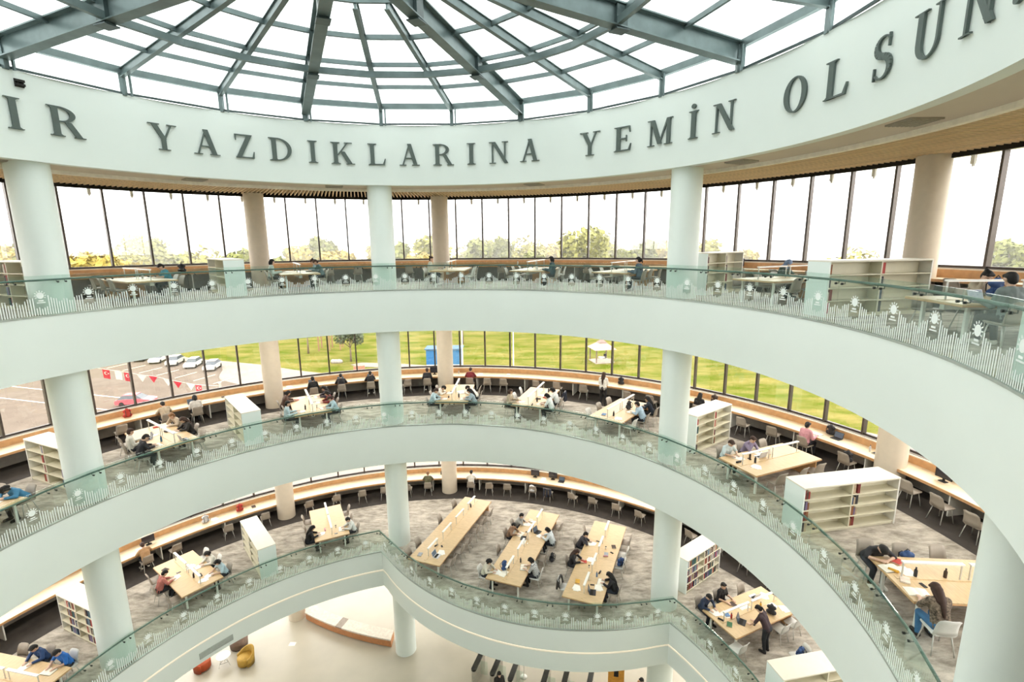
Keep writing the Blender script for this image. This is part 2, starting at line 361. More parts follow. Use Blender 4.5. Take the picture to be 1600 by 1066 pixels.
def bowl(x, yt, yb, rx, w):
    cy = (yt + yb) / 2; ry = (yt - yb) / 2
    return [rc(x, x + .12, yt - .045, yt), rc(x, x + .12, yb, yb + .045)] + band(arc(x + .1, cy, rx, ry, 90, -90), arc(x + .1, cy, rx - w, ry - .045, 90, -90))
def glyph(c):
    if c == 'I': return .145, stem(0)
    if c == 'İ': return .145, stem(0) + [arc(.0725, 1.17, .085, .085, 0, 342, 19)]
    if c == 'R': return .66, stem(0) + bowl(.1, 1.0, .48, .40, .145) + [diag(.30, .50, .56, 0, .17), serif(.50, .80, 0, True)]
    if c == 'D': return .70, stem(0) + bowl(.1, 1.0, 0, .53, .15)
    if c == 'L': return .58, stem(0) + [rc(.1, .58, 0, .05), [(.50, .04), (.58, .0), (.63, .30), (.60, .30)]]
    if c == 'E': return .60, stem(0) + [rc(.1, .56, 0, .05), rc(.1, .55, .95, 1), rc(.1, .42, .485, .535), [(.50, .04), (.58, 0), (.62, .28), (.59, .28)], [(.50, .96), (.56, 1), (.58, .74), (.55, .74)], rc(.40, .435, .38, .64)]
    if c == 'Z': return .64, [diag(.0, .0, .44, 1.0, .18), rc(.04, .60, .95, 1.0), rc(0, .62, 0, .05), [(.0, 1), (.06, 1), (.05, .74), (.02, .74)], [(.56, 0), (.64, 0), (.66, .29), (.63, .29)]]
    if c == 'K': return .74, stem(0) + [diag(.13, .40, .55, 1.0, .06), diag(.26, .58, .56, .0, .19), serif(.44, .76, 1, False), serif(.48, .84, 0, True)]
    if c == 'A': return .74, [diag(.05, 0, .34, .98, .055), diag(.54, 0, .29, 1.02, .165), rc(.17, .52, .31, .36), serif(-.06, .22, 0, True), serif(.46, .80, 0, True)]
    if c == 'Y': return .72, [rc(.29, .435, 0, .46)] + [serif(.18, .545, 0, True), diag(.29, .42, .02, 1.0, .165), diag(.37, .42, .60, 1.0, .06), serif(-.07, .28, 1, False), serif(.50, .80, 1, False)]
    if c == 'N': return .72, [rc(.05, .11, 0, 1), rc(.60, .66, 0, 1), diag(.60, 0, .04, 1.0, .17)[:], serif(-.06, .22, 0, True), serif(-.07, .20, 1, False), serif(.50, .77, 1, False), [(.52, .12), (.66, -.02), (.66, .16), (.60, .2)]]
    if c == 'M': return .92, [rc(.05, .105, 0, 1), rc(.72, .865, 0, 1), diag(.36, .05, .04, 1.0, .17), diag(.40, .05, .72, 1.0, .06), serif(-.06, .22, 0, True), serif(.63, .95, 0, True), serif(-.07, .18, 1, False), serif(.72, .95, 1, False)]
    if c == 'O': return .74, band(arc(.37, .5, .38, .52, 0, 360, 30), arc(.37, .5, .225, .475, 0, 360, 30))
    if c == 'U': return .74, [rc(.06, .205, .32, 1), rc(.60, .66, .32, 1), serif(-.05, .31, 1, False), serif(.50, .77, 1, False)] + band(arc(.36, .34, .30, .36, 180, 360), arc(.4025, .34, .1975, .31, 180, 360))
    if c == 'S':
        sp = []; n = 26
        for i in range(n + 1):
            t = i / n
            if t < .5: q = R_(35 + 235 * (t / .5)); p = (.30 + .20 * math.cos(q), .75 + .225 * math.sin(q))
            else: q = R_(90 - 235 * ((t - .5) / .5)); p = (.30 + .215 * math.cos(q), .26 + .255 * math.sin(q))
            sp.append((p, .045 + .115 * math.sin(math.pi * min(1, max(0, (t - .12) / .76))) ** 1.5))
        out = []
        for i in range(n):
            (a, wa), (b, wb) = sp[i], sp[i + 1]
            dx, dy = b[0] - a[0], b[1] - a[1]; l = math.hypot(dx, dy) or 1; nx, ny = -dy / l, dx / l
            out.append([(a[0] + nx * wa / 2, a[1] + ny * wa / 2), (b[0] + nx * wb / 2, b[1] + ny * wb / 2), (b[0] - nx * wb / 2, b[1] - ny * wb / 2), (a[0] - nx * wa / 2, a[1] - ny * wa / 2)])
        return .58, out + [rc(.44, .47, .70, 1.0), rc(.07, .10, 0, .30)]
    if c == '.': return .16, [arc(.08, .075, .085, .085, 0, 342, 19)]
def letter(c, a, label):
    w, polys = glyph(c); H = .80; xs = 1.16
    m = MB()
    for pl in polys:
        n = len(pl); out = []
        for d in (.0, .05):
            for x, y in pl:
                ang = a + math.degrees((x - w / 2) * H * xs / RI); out.append(P(RI - .012 - d, ang, 23.0 + y * H))
        m.add(out, [tuple(range(n)), tuple(range(2 * n - 1, n - 1, -1))] + [(i, (i + 1) % n, n + (i + 1) % n, n + i) for i in range(n)])
    tag(m.obj('letter', TEXTM), label, 'letter', 'raised letters on the curved fascia')
WORDS = [('IR', [-70.2, -63.9]), ('YAZDIKLARINA', [-50.3, -43.5, -37.0, -30.3, -24.4, -18.4, -11.3, -4.5, 2.8, 9.0, 15.2, 22.1]), ('YEMİN', [35.4, 42.7, 50.4, 57.0, 63.0]), ('OLSUN.', [75.8, 82.7, 89.5, 95.9, 102.4, 107.2])]
for wd, an in WORDS:
    for i, (c, a) in enumerate(zip(wd, an)):
        nth = wd[:i].count(c); tot = wd.count(c)
        nm = 'full stop' if c == '.' else 'letter ' + c
        wn = 'the cut-off word at the far left' if wd == 'IR' else 'the word ' + wd.strip('.')
        letter(c, a, ('%s dark grey raised %s of %s' % (ORD[nth], nm, wn)) if tot > 1 else 'dark grey raised %s of %s' % (nm, wn))
m = MB(); m.box(-.09, .09, -.10, 0, -.03, .03); m.box(-.09, .09, -.10, 0, -.13, -.07); m.box(-.10, .10, -.02, .02, -.15, .05)
tag(m.obj('wall_sensor', DARK, loc=P(RI - .01, -68.8, 24.25), rz=-R_(-68.8)), 'small black twin wall sensor above the cut-off letters', 'sensor')
# ------------------------------------------------------------------ glass railings
def emblem(mb, cx, cz, y, s=1.0):
    n = 14
    mb.prism([(cx + .075 * s * math.cos(2 * math.pi * i / n), cz + .075 * s * math.sin(2 * math.pi * i / n)) for i in range(n)], y, y + .003, M=XZ)
    for i in range(12):
        t = 2 * math.pi * i / 12
        if math.sin(t) < -.8: continue
        mb.prism([(cx + .085 * s * math.cos(t - .12), cz + .085 * s * math.sin(t - .12)), (cx + .12 * s * math.cos(t - .06), cz + .12 * s * math.sin(t - .06)), (cx + .12 * s * math.cos(t + .06), cz + .12 * s * math.sin(t + .06)), (cx + .085 * s * math.cos(t + .12), cz + .085 * s * math.sin(t + .12))], y, y + .003, M=XZ)
    mb.prism(rc(cx - .05 * s, cx + .05 * s, cz - .135 * s, cz - .105 * s), y, y + .003, M=XZ)
    mb.prism(rc(cx - .085 * s, cx + .085 * s, cz - .175 * s, cz - .155 * s), y, y + .003, M=XZ)
XZ = Matrix(((1, 0, 0, 0), (0, 0, 1, 0), (0, 1, 0, 0), (0, 0, 0, 1)))     # draws a flat outline upright
PST = 360 / 56
def bars_mesh(w):
    mb = MB(); n = int(round(w / .062)); rs = random.Random(3)
    for i in range(n):
        f = (i + .5) / n; x = -w / 2 + f * w; d = abs(f - .5)
        if d < .15: h = .21 + .05 * ((i * 7) % 3) / 2
        elif d < .30: h = .56 - (d - .15) * .6 + rs.uniform(-.03, .03)
        else: h = .40 + (.05 if i % 3 == 0 else -.02) + rs.uniform(-.02, .02)
        mb.prism(rc(x - .0125, x + .0125, .03, h), -.012, -.009, M=XZ)
    return mb.mesh('printed_bars', PRINT)
def rail_points(fl):
    if fl != 1: return [P(RI + .02, -67.9 + PST * k) for k in range(-7, 31)]
    pts = [P(RI + .02, -67.9 + PST * k) for k in range(-7, 8)]
    fine = [(-16.2 + 74.4 * i / 400) for i in range(401)]; L_ = [0.0]
    for i in range(400): L_.append(L_[-1] + (P(edge_r(fine[i + 1], 1), fine[i + 1]) - P(edge_r(fine[i], 1), fine[i])).length)
    n_ = round(L_[-1] / 1.19); A = [fine[min(range(401), key=lambda q: abs(L_[q] - L_[-1] * j / n_))] for j in range(n_ + 1)]
    pts += [P(edge_r(a, 1) + .03, a) for a in A] + [P(RI + .02, 58.2 + 6.4 * k) for k in range(1, 9)]
    return pts
pan_cache = {}
cl = MB(); cl.tube([(0, -.02, 0), (0, .02, 0)], .024, 8); cl.tube([(0, 0, 0), (0, .07, 0), (0, .07, .06)], .009, 6); clip_me = cl.mesh('clip', CLIPM)
for fl in (1, 2, 3):
    z = FZ[fl]; pts = rail_points(fl)
    root = empty('glass_railing', (0, 0, z), label='green glass railing with printed bars and dark handrail around the %s' % GAL[fl], cat='railing', group='glass railings of the galleries')
    hp = []
    for i in range(len(pts) - 1):
        a, b = pts[i], pts[i + 1]; w = (b - a).length - .012; key = round(w, 2)
        if key not in pan_cache:
            g = MB(); g.box(-w / 2, w / 2, -.008, .008, -.02, 1.13); e = MB(); emblem(e, 0, .58, -.012, 1.2)
            pan_cache[key] = (g.mesh('glass_panel', RGLASS), bars_mesh(w), e.mesh('printed_emblem', PRINT))
        d = (b - a).normalized(); c = (a + b) / 2
        pn = link('glass_panel', pan_cache[key][0], root, loc=c, rz=math.atan2(d.y, d.x))
        link('printed_bars', pan_cache[key][1], pn); link('printed_emblem', pan_cache[key][2], pn)
        out = Vector((c.x, c.y, 0)).normalized()
        ofs = .07
        hp += [a + Vector((a.x, a.y, 0)).normalized() * ofs + Vector((0, 0, 1.0)), c + out * ofs + Vector((0, 0, 1.0))]
        for t in (-w / 2 + .09, w / 2 - .09): link('clip', clip_me, pn, loc=(t, 0, .93))
    hp.append(pts[-1] + Vector((pts[-1].x, pts[-1].y, 0)).normalized() * .07 + Vector((0, 0, 1.0)))
    hm = MB(); hm.tube(hp, .028, 10); hm.obj('handrail', RAILM, root, True)

# ------------------------------------------------------------------ window counters
for fl in (1, 2, 3):
    z = FZ[fl]
    root = empty('window_counter', (0, 0, z), label='long curved oak study counter along the windows of the %s' % GAL[fl], cat='counter', group='study counters along the windows')
    m = MB(); m.ring(15.92, 16.78, .725, .76, -82, 100, n=100); m.obj('counter_top', WOODC, root)
    m = MB(); m.ring(15.895, 15.925, .68, .765, -82, 100, n=100); m.obj('front_edge', WOODE, root)
    m = MB(); m.ring(16.76, 16.84, .70, 1.0, -82, 100, n=100); m.obj('back_rail', WOODE, root)
    m = MB(); m.ring(16.74, 16.95, 1.0, 1.035, -82, 100, n=100); m.obj('sill', pm('pale_sill', (.72, .62, .50), .5), root)
    pb = MB(); pb.box(-.02, .02, -.40, .40, 0, .725); pme = pb.mesh('support_panel', WHITE)
    for k in range(20):
        a = -81 + k * 9.5; link('support_panel', pme, root, loc=P(16.38, a), rz=-R_(a))

# ------------------------------------------------------------------ chairs
def rrect(w, d, r, n=4, y0=0.0):
    out = []
    for cx, cy, t in ((w/2 - r, d/2 - r, 0), (-w/2 + r, d/2 - r, 90), (-w/2 + r, -d/2 + r, 180), (w/2 - r, -d/2 + r, 270)):
        out += [(cx + r * math.cos(R_(t + 90 * i / n)), y0 + cy + r * math.sin(R_(t + 90 * i / n))) for i in range(n + 1)]
    return out
def chair_meshes(shell, tagn):
    s = MB()
    ol = rrect(.44, .43, .06); n = len(ol); vs = []
    for zz, k in ((.425, .94), (.445, 1.0), (.462, .98)): vs += [Vector((x * k, y * k, zz - .018 * math.cos(min(1, abs(x) / .22) * 1.57) + (.012 if y > .15 else 0))) for x, y in ol]
    s.add(vs, [tuple(range(n - 1, -1, -1)), tuple(range(2 * n, 3 * n))] + [(k * n + i, k * n + (i + 1) % n, (k + 1) * n + (i + 1) % n, (k + 1) * n + i) for k in (0, 1) for i in range(n)])
    b = MB(); cols = 7; rows = 5; vs = []; fs = []
    for side in (0, 1):
        for j in range(rows):
            v = j / (rows - 1); zz = .45 + v * .40; wid = .215 - .03 * v; yy = -.205 - .10 * v * v - .015
            for i in range(cols):
                u = i / (cols - 1) * 2 - 1; edge = (1 if 0 < j < rows - 1 and abs(u) < .9 else .6)
                zc = zz - (.03 if j == rows - 1 and abs(u) > .9 else 0)
                vs.append(Vector((u * wid, yy + .03 * u * u + (side - .5) * .022 * edge, zc)))
    def ix(s_, j, i): return s_ * rows * cols + j * cols + i
    for j in range(rows - 1):
        for i in range(cols - 1):
            fs += [(ix(0, j, i), ix(0, j, i+1), ix(0, j+1, i+1), ix(0, j+1, i)), (ix(1, j, i+1), ix(1, j, i), ix(1, j+1, i), ix(1, j+1, i+1))]
    for i in range(cols - 1): fs += [(ix(0, 0, i+1), ix(0, 0, i), ix(1, 0, i), ix(1, 0, i+1)), (ix(0, rows-1, i), ix(0, rows-1, i+1), ix(1, rows-1, i+1), ix(1, rows-1, i))]
    for j in range(rows - 1): fs += [(ix(0, j, 0), ix(0, j+1, 0), ix(1, j+1, 0), ix(1, j, 0)), (ix(0, j+1, cols-1), ix(0, j, cols-1), ix(1, j, cols-1), ix(1, j+1, cols-1))]
    b.add(vs, fs)
    legs = []
    for sx in (-1, 1):
        for sy in (-1, 1):
            l = MB(); l.tube([(sx * .15, sy * .13, .43), (sx * .205, sy * (.20 if sy > 0 else .23), 0.0)], .0125, 7); legs.append(l.mesh('leg', CHLEG, True))
    fr = MB(); fr.tube([(-.16, .15, .42), (.16, .15, .42), (.16, -.15, .42), (-.16, -.15, .42)], .012, 6, closed=True)
    return [('seat', s.mesh('seat', shell, True)), ('backrest', b.mesh('backrest', shell, True)), ('under_frame', fr.mesh('under_frame', CHLEG, True))] + [('leg', q) for q in legs]
CH = {'t': chair_meshes(TAUPE, 't'), 'p': chair_meshes(TAUPEL, 'p')}
def face_rz(dx, dy): return math.atan2(-dx, dy)
def chair(x, y, z, rz, label, group, kind='t'):
    o = empty('shell_chair', (x, y, z), rz, label=label, cat='chair', group=group)
    for nm, me in CH[kind]: link(nm, me, o)
    return o

# ------------------------------------------------------------------ people
def capsule(mb, p0, r0, p1, r1, n=10):
    p0 = Vector(p0); p1 = Vector(p1); d = p1 - p0; L = d.length
    d = d.normalized() if L > 1e-6 else Vector((0, 0, 1))
    up = Vector((0, 0, 1)) if abs(d.z) < .9 else Vector((1, 0, 0)); x = d.cross(up).normalized(); u = x.cross(d); rings = []
    for t in (-80, -45, -10): rings.append((p0 + d * r0 * math.sin(R_(t)), r0 * math.cos(R_(t))))
    for t in (10, 45, 80): rings.append((p1 + d * r1 * math.sin(R_(t)), r1 * math.cos(R_(t))))
    vs = [c + (x * math.cos(2 * math.pi * j / n) + u * math.sin(2 * math.pi * j / n)) * r for c, r in rings for j in range(n)]; k = len(rings)
    mb.add(vs, [(i*n+j, i*n+(j+1) % n, (i+1)*n+(j+1) % n, (i+1)*n+j) for i in range(k-1) for j in range(n)] + [tuple(range(n-1, -1, -1)), tuple((k-1)*n+j for j in range(n))])
def blob(name, caps, vox=.0125, smooth=2):
    mb = MB()
    for c in caps: capsule(mb, *c)
    o = mb.obj(name, SKIN['l'])
    md = o.modifiers.new('r', 'REMESH'); md.mode = 'VOXEL'; md.voxel_size = vox; md.use_smooth_shade = True
    s = o.modifiers.new('s', 'SMOOTH'); s.factor = .5; s.iterations = smooth
    dg = bpy.context.evaluated_depsgraph_get(); me = bpy.data.meshes.new_from_object(o.evaluated_get(dg)); me.name = name
    old = o.data; bpy.data.objects.remove(o); bpy.data.meshes.remove(old)
    me.polygons.foreach_set('use_smooth', [True] * len(me.polygons)); return me
V = Vector
def skeleton(pose):
    J = {}; std = pose.startswith('stand')
    pel = V((0, -.06, .56)) if not std else V((0, -.02, .93))
    lean, head = {'write': (20, 48), 'chin': (26, 34), 'up': (6, 16), 'slump': (40, 82), 'stand_lean': (30, 55), 'stand': (3, 12)}[pose]
    t = V((0, math.sin(R_(lean)), math.cos(R_(lean)))); J['t'] = t; J['pel'] = pel; J['waist'] = pel + t * .17; J['chest'] = pel + t * .34; J['shc'] = pel + t * .45
    J['neck'] = pel + t * .52; hu = V((0, math.sin(R_(head)), math.cos(R_(head)))); hf = V((0, math.cos(R_(head)), -math.sin(R_(head))))
    J['hu'], J['hf'] = hu, hf; J['hc'] = J['neck'] + (t * .5 + hu * .5).normalized() * .13 + hf * .02
    for s in (-1, 1):
        k = 'L' if s < 0 else 'R'; sh = J['shc'] + V((s * .165, 0, 0)) - t * .01; J['sh' + k] = sh
        if std and pose == 'stand': el, wr, d = sh + V((s * .05, .04, -.27)), sh + V((s * -.03, .23, -.32)), V((-s * .5, .8, .1))
        elif pose == 'stand_lean': el, wr, d = sh + V((s * .07, .10, -.25)), V((s * .16, .50, .80)), V((-s * .3, .9, -.05))
        elif pose == 'chin' and s > 0: el, wr, d = V((.22, .36, .80)), J['hc'] + V((.10, .03, -.10)), V((-.2, -.1, .9))
        elif pose == 'slump': el, wr, d = V((s * .30, .33, .79)), V((s * .08, .47, .785)), V((-s * .9, .3, 0))
        elif pose == 'up': el, wr, d = sh + V((s * .07, .05, -.26)), V((s * .16, .36, .79)), V((-s * .25, .95, 0))
        else: el, wr, d = V((s * .27, .18, .80)), V((s * .13, .38, .787)), V((-s * .35, .93, 0))
        J['el' + k], J['wr' + k], J['d' + k] = el, wr, d.normalized()
        hip = pel + V((s * .09, .02, -.03)); J['hip' + k] = hip
        if std: J['kn' + k] = V((s * .10, .03, .50)); J['an' + k] = V((s * .105, -.03, .09)); J['toe' + k] = V((s * .12, .12, .045))
        else: J['kn' + k] = V((s * .12, .36, .50)); J['an' + k] = V((s * .13, .30, .09)); J['toe' + k] = V((s * .14, .46, .045))
    return J
def torso(J, e=0.0):
    c = []
    for s in (-.06, .06):
        o = V((s, 0, 0)); c += [(J['pel'] + o, .115 + e, J['waist'] + o, .095 + e), (J['waist'] + o, .095 + e, J['chest'] + o * 1.2, .105 + e)]
    c += [(J['shc'] + V((-.14, 0, 0)), .062 + e, J['shc'] + V((.14, 0, 0)), .062 + e), (J['chest'], .11 + e, J['shc'], .085 + e)]
    return c
def arms(J, e=0.0, fore=1.0):
    c = []
    for k in 'LR':
        c += [(J['sh' + k], .056 + e, J['el' + k], .042 + e)]
        if fore > 0: w = J['el' + k].lerp(J['wr' + k], fore); c += [(J['el' + k], .041 + e, w, (.041 - .013 * fore) + e)]
    return c
def hands(J):
    c = []
    for k in 'LR':
        w, d = J['wr' + k], J['d' + k]; s = -1 if k == 'L' else 1
        lat = d.cross(V((0, 0, 1)));
        lat = lat.normalized() if lat.length > .3 else V((0, 1, 0)); dn = d.cross(lat).normalized() * .5
        if dn.z > 0: dn = -dn
        for o in (-.022, 0, .022): c.append((w + lat * o * .6, .020, w + d * .075 + lat * o, .0165))
        for o, l in ((-.033, .060), (-.011, .075), (.011, .078), (.033, .066)):
            b = w + d * .075 + lat * o; m_ = b + d * l * .55; c += [(b, .0105, m_, .010), (m_, .010, m_ + (d + dn).normalized() * l * .5, .0088)]
        b = w + d * .02 - lat * s * .02; m_ = b + (d * .6 - lat * s).normalized() * .045; c += [(b, .014, m_, .0115), (m_, .0115, m_ + d * .035, .0095)]
    return c
def legs(J, e=0.0, full=True):
    c = []
    for k in 'LR': c += [(J['hip' + k], .088 + e, J['kn' + k], .058 + e), (J['kn' + k], .056 + e, J['an' + k], .040 + e)]
    return c
def feet(J, k, e=0.0): return [(J['an' + k] + V((0, -.02, -.04)), .042 + e, J['toe' + k], .036 + e), (J['an' + k], .042 + e, J['an' + k] + V((0, 0, -.04)), .044 + e)]
def hp_(J): return lambda x, f, u: J['hc'] + V((x, 0, 0)) + J['hf'] * f + J['hu'] * u
def headc(J):
    h = hp_(J)
    c = [(h(0, -.02, .03), .087, h(0, .005, .02), .085), (h(0, .015, -.02), .072, h(0, .04, -.075), .045), (h(0, .07, .005), .018, h(0, .098, -.03), .0135), (J['neck'], .055, h(0, -.02, -.05), .05), (J['shc'], .06, J['neck'], .053)]
    for s in (-1, 1): c += [(h(s * .082, -.01, .0), .014, h(s * .084, -.012, -.03), .012), (h(s * .028, .075, -.06), .012, h(0, .082, -.06), .013), (h(s * .05, .055, .03), .016, h(s * .02, .068, .032), .015)]
    return c
def hairc(J, st):
    h = hp_(J); c = [(h(0, -.03, .042), .094, h(0, -.012, .05), .090), (h(0, -.045, .0), .088, h(0, -.05, -.03), .075)]
    if st != 'cap': c += [(h(-.05, .045, .075), .033, h(.05, .045, .078), .033)]
    b = -J['t'].cross(V((1, 0, 0))); b = V((0, -abs(b.y), -b.z)) if b.y > 0 else b
    bk = V((0, -math.cos(math.asin(max(-1, min(1, J['t'].y)))), J['t'].y))
    if st == 'long':
        c += [(h(0, -.07, -.02), .08, J['shc'] + bk * .095, .062), (J['shc'] + bk * .095, .062, J['chest'] + bk * .12, .045), (J['chest'] + bk * .12, .05, J['waist'] + bk * .12, .022)]
        for s in (-1, 1): c += [(h(s * .072, -.01, .0), .032, h(s * .075, -.02, -.11), .028), (h(s * .07, -.03, -.05), .04, J['shc'] + bk * .08 + V((s * .06, 0, 0)), .035)]
    if st == 'bun': c += [(h(0, -.09, .085), .045, h(0, -.10, .09), .043)]
    if st == 'pony': c += [(h(0, -.10, .04), .034, h(0, -.15, -.03), .036), (h(0, -.15, -.03), .036, h(0, -.15, -.14), .018)]
    if st == 'bob':
        for s in (-1, 1): c += [(h(s * .072, -.015, .02), .036, h(s * .07, -.01, -.085), .032)]
        c += [(h(0, -.07, -.02), .075, h(0, -.07, -.085), .06)]
    if st == 'scarf': c += [(h(0, -.015, .05), .105, h(0, -.03, -.02), .105), (h(0, -.02, -.05), .09, J['shc'], .10), (J['shc'] + bk * .03, .12, J['shc'] + bk * .06 - J['t'] * .08, .09)]
    if st == 'cap': c += [(h(0, -.025, .06), .096, h(0, -.01, .065), .093), (h(-.03, .085, .06), .022, h(.03, .085, .06), .022), (h(-.025, .12, .05), .016, h(.025, .12, .05), .016)]
    return c
PC = {}
def pmesh(kind, pose, x=None):
    k = (kind, pose, x)
    if k in PC: return PC[k]
    J = skeleton(pose)
    if kind == 'body': me = blob('body', torso(J) + arms(J) + hands(J) + legs(J) + feet(J, 'L') + feet(J, 'R') + headc(J), .0115)
    elif kind == 'shirt': me = blob('top', torso(J, .016) + arms(J, .014, {'long': .97, 'short': 0, 'none': 0}[x]), .016)
    elif kind == 'trousers': me = blob('trousers', [(J['pel'] + V((-.06, 0, 0)), .13, J['pel'] + V((.06, 0, 0)), .13)] + legs(J, .013), .016)
    elif kind == 'skirt': me = blob('dress', torso(J, .018) + [(J['pel'] + V((s, 0, 0)), .14, V((s * 1.4, 0, .45)), .17) for s in (-.06, .06)], .018)
    elif kind == 'shoe': me = blob('shoe', feet(J, x, .009), .014)
    elif kind == 'hair': me = blob('hair', hairc(J, x), .0125)
    elif kind == 'eyes':
        h = hp_(J); m = MB()
        for s in (-1, 1): capsule(m, h(s * .032, .076, .012), .010, h(s * .034, .076, .012), .010, 8)
        me = m.mesh('eyes', DARK, True)
    elif kind == 'mouth': h = hp_(J); m = MB(); capsule(m, h(-.02, .088, -.062), .007, h(.02, .088, -.062), .007, 8); me = m.mesh('mouth', pm('lip', (.42, .16, .14), .5), True)
    PC[k] = me; return me
def omat(o, m):
    if not o.data.materials: o.data.materials.append(m)
    o.material_slots[0].link = 'OBJECT'; o.material_slots[0].material = m
HAIR = {'k': '1c1512', 'b': '3a241a', 'd': '120f0e', 'l': '7a5634'}
def person(x, y, z, rz, pose, label, top='2b2b30', bottom='23262e', hair='short', hc='k', skin='l', sleeve='long', group='people studying', sc=1.0, dress=False):
    o = empty('person', (x, y, z), rz, label=label, cat='person', group=group); o.scale = (sc,) * 3
    b = link('body', pmesh('body', pose), o); omat(b, SKIN[skin])
    if dress: t = link('dress', pmesh('skirt', pose), o); omat(t, hexm(top))
    else:
        t = link('top', pmesh('shirt', pose, sleeve), o); omat(t, hexm(top)); tr = link('trousers', pmesh('trousers', pose), o); omat(tr, hexm(bottom))
    for k in 'LR': s = link('shoe', pmesh('shoe', pose, k), o); omat(s, hexm('e6e2da' if (int(x * 10) % 2) else '2a2624'))
    h = link({'scarf': 'headscarf', 'cap': 'cap'}.get(hair, 'hair'), pmesh('hair', pose, hair), o); omat(h, hexm(HAIR.get(hc, hc)))
    link('eyes', pmesh('eyes', pose), b); link('mouth', pmesh('mouth', pose), b)
    return o
#PART3
# ------------------------------------------------------------------ small things
LAB = {}
def uniq(l):
    LAB[l] = LAB.get(l, 0) + 1
    return l if LAB[l] == 1 else '%s, %s one' % (l, ORD[LAB[l] - 1])
def mk(name, parts, loc, rz, label, cat, group=None):
    if len(parts) == 1: o = link(name, parts[0][1], None, loc, rz); return tag(o, label, cat, group)
    o = empty(name, loc, rz, label=label, cat=cat, group=group)
    for n, me in parts: link(n, me, o)
    return o
IM = {}
def im(key, fn):
    if key not in IM: IM[key] = fn()
    return IM[key]
def paper_me(hexc):
    def f():
        m = MB(); rs = random.Random(1)
        for i, (dx, dy, r) in enumerate(((0, 0, 0), (.05, .02, .25), (-.03, .06, -.2))): m.box(-.105, .105, -.148, .148, .001 + i * .0035, .004 + i * .0035, M=Matrix.Translation((dx, dy, 0)) @ Matrix.Rotation(r, 4, 'Z'))
        return m.mesh('paper', hexm(hexc, .8, .02))
    return im('pap' + hexc, f)
def openbook_me(hexc):
    def f():
        m = MB(); n = 6
        m.box(-.205, .205, -.14, .14, .001, .006, mi=1)
        for s in (-1, 1):
            pts = [(s * .2 * i / n, .006 + .022 * math.sin(math.pi * min(1, (i + .4) / n * .95)) * (1 - .55 * i / n)) for i in range(n + 1)]
            vs = [V((x, y, z)) for y in (-.13, .13) for x, z in pts] + [V((x, y, .005)) for y in (-.13, .13) for x, z in pts]; k = n + 1
            m.add(vs, [(i, i+1, k+i+1, k+i) for i in range(n)] + [(2*k+i, i, i+1, 2*k+i+1) if False else (2*k+i, 2*k+i+1, i+1, i) for i in range(n)] + [(k+i, k+i+1, 3*k+i+1, 3*k+i) for i in range(n)] + [(n, 2*k+n, 3*k+n, k+n), (0, k, 3*k, 2*k)])
        return m.mesh('open_book', [hexm('efe9da', .8, .02), hexm(hexc)])
    return im('ob' + hexc, f)
def closedbook_me(hexc):
    def f():
        m = MB(); m.box(-.085, .085, -.12, .12, .0, .004); m.box(-.085, .085, -.12, .12, .026, .03); m.box(-.087, -.081, -.12, .12, 0, .03); m.box(-.08, .078, -.113, .113, .004, .026, mi=1)
        return m.mesh('closed_book', [hexm(hexc), hexm('efe9da', .8, .02)])
    return im('cb' + hexc, f)
def laptop_parts(hexc):
    def f():
        b = MB(); b.prism(rrect(.33, .23, .012, 2), .0, .016); k = MB(); k.box(-.14, .14, -.02, .09, .016, .019)
        for i in range(5): k.box(-.135, .135, -.015 + i * .021, .001 + i * .021, .019, .021)
        s = MB(); Mx = Matrix.Translation((0, .115, .014)) @ Matrix.Rotation(R_(-18), 4, 'X')
        s.box(-.165, .165, -.006, .006, 0, .22, M=Mx); d = MB(); d.box(-.152, .152, -.0075, -.006, .014, .208, M=Mx)
        return [('base', b.mesh('base', hexm(hexc, .4))), ('keyboard', k.mesh('keyboard', DARK)), ('lid', s.mesh('lid', hexm(hexc, .4))), ('screen', d.mesh('screen', pm('screen_glow', (.10, .14, .20), .2)))]
    return im('lt' + hexc, f)
def bottle_parts(hexc):
    def f():
        b = MB(); b.lathe([(.03, 0), (.034, .01), (.034, .15), (.014, .19), (.014, .205)], 14); c = MB(); c.lathe([(.017, .2), (.017, .225), (.012, .228)], 12)
        return [('bottle_body', b.mesh('bottle_body', hexm(hexc, .3), True)), ('bottle_cap', c.mesh('bottle_cap', hexm('30343a', .4), True))]
    return im('bt' + hexc, f)
def cup_parts():
    def f():
        b = MB(); b.lathe([(.028, 0), (.038, .10), (.034, .10), (.026, .012)], 14); c = MB(); c.lathe([(.039, .098), (.039, .106), (.03, .112)], 14)
        return [('cup_body', b.mesh('cup_body', hexm('efe8dc'), True)), ('cup_lid', c.mesh('cup_lid', hexm('2b2420'), True))]
    return im('cup', f)
def phone_me(): return im('ph', lambda: MB().prism(rrect(.075, .155, .01, 3), 0, .009).mesh('phone', pm('phone_black', (.02, .02, .025), .15)))
def case_me(hexc):
    def f():
        m = MB(); m.tube([(-.10, 0, .03), (-.095, 0, .03), (.095, 0, .03), (.10, 0, .03)], [.012, .03, .03, .012], 10); m.box(-.09, .09, -.003, .003, .058, .063)
        return m.mesh('pencil_case', hexm(hexc), True)
    return im('pc' + hexc, f)
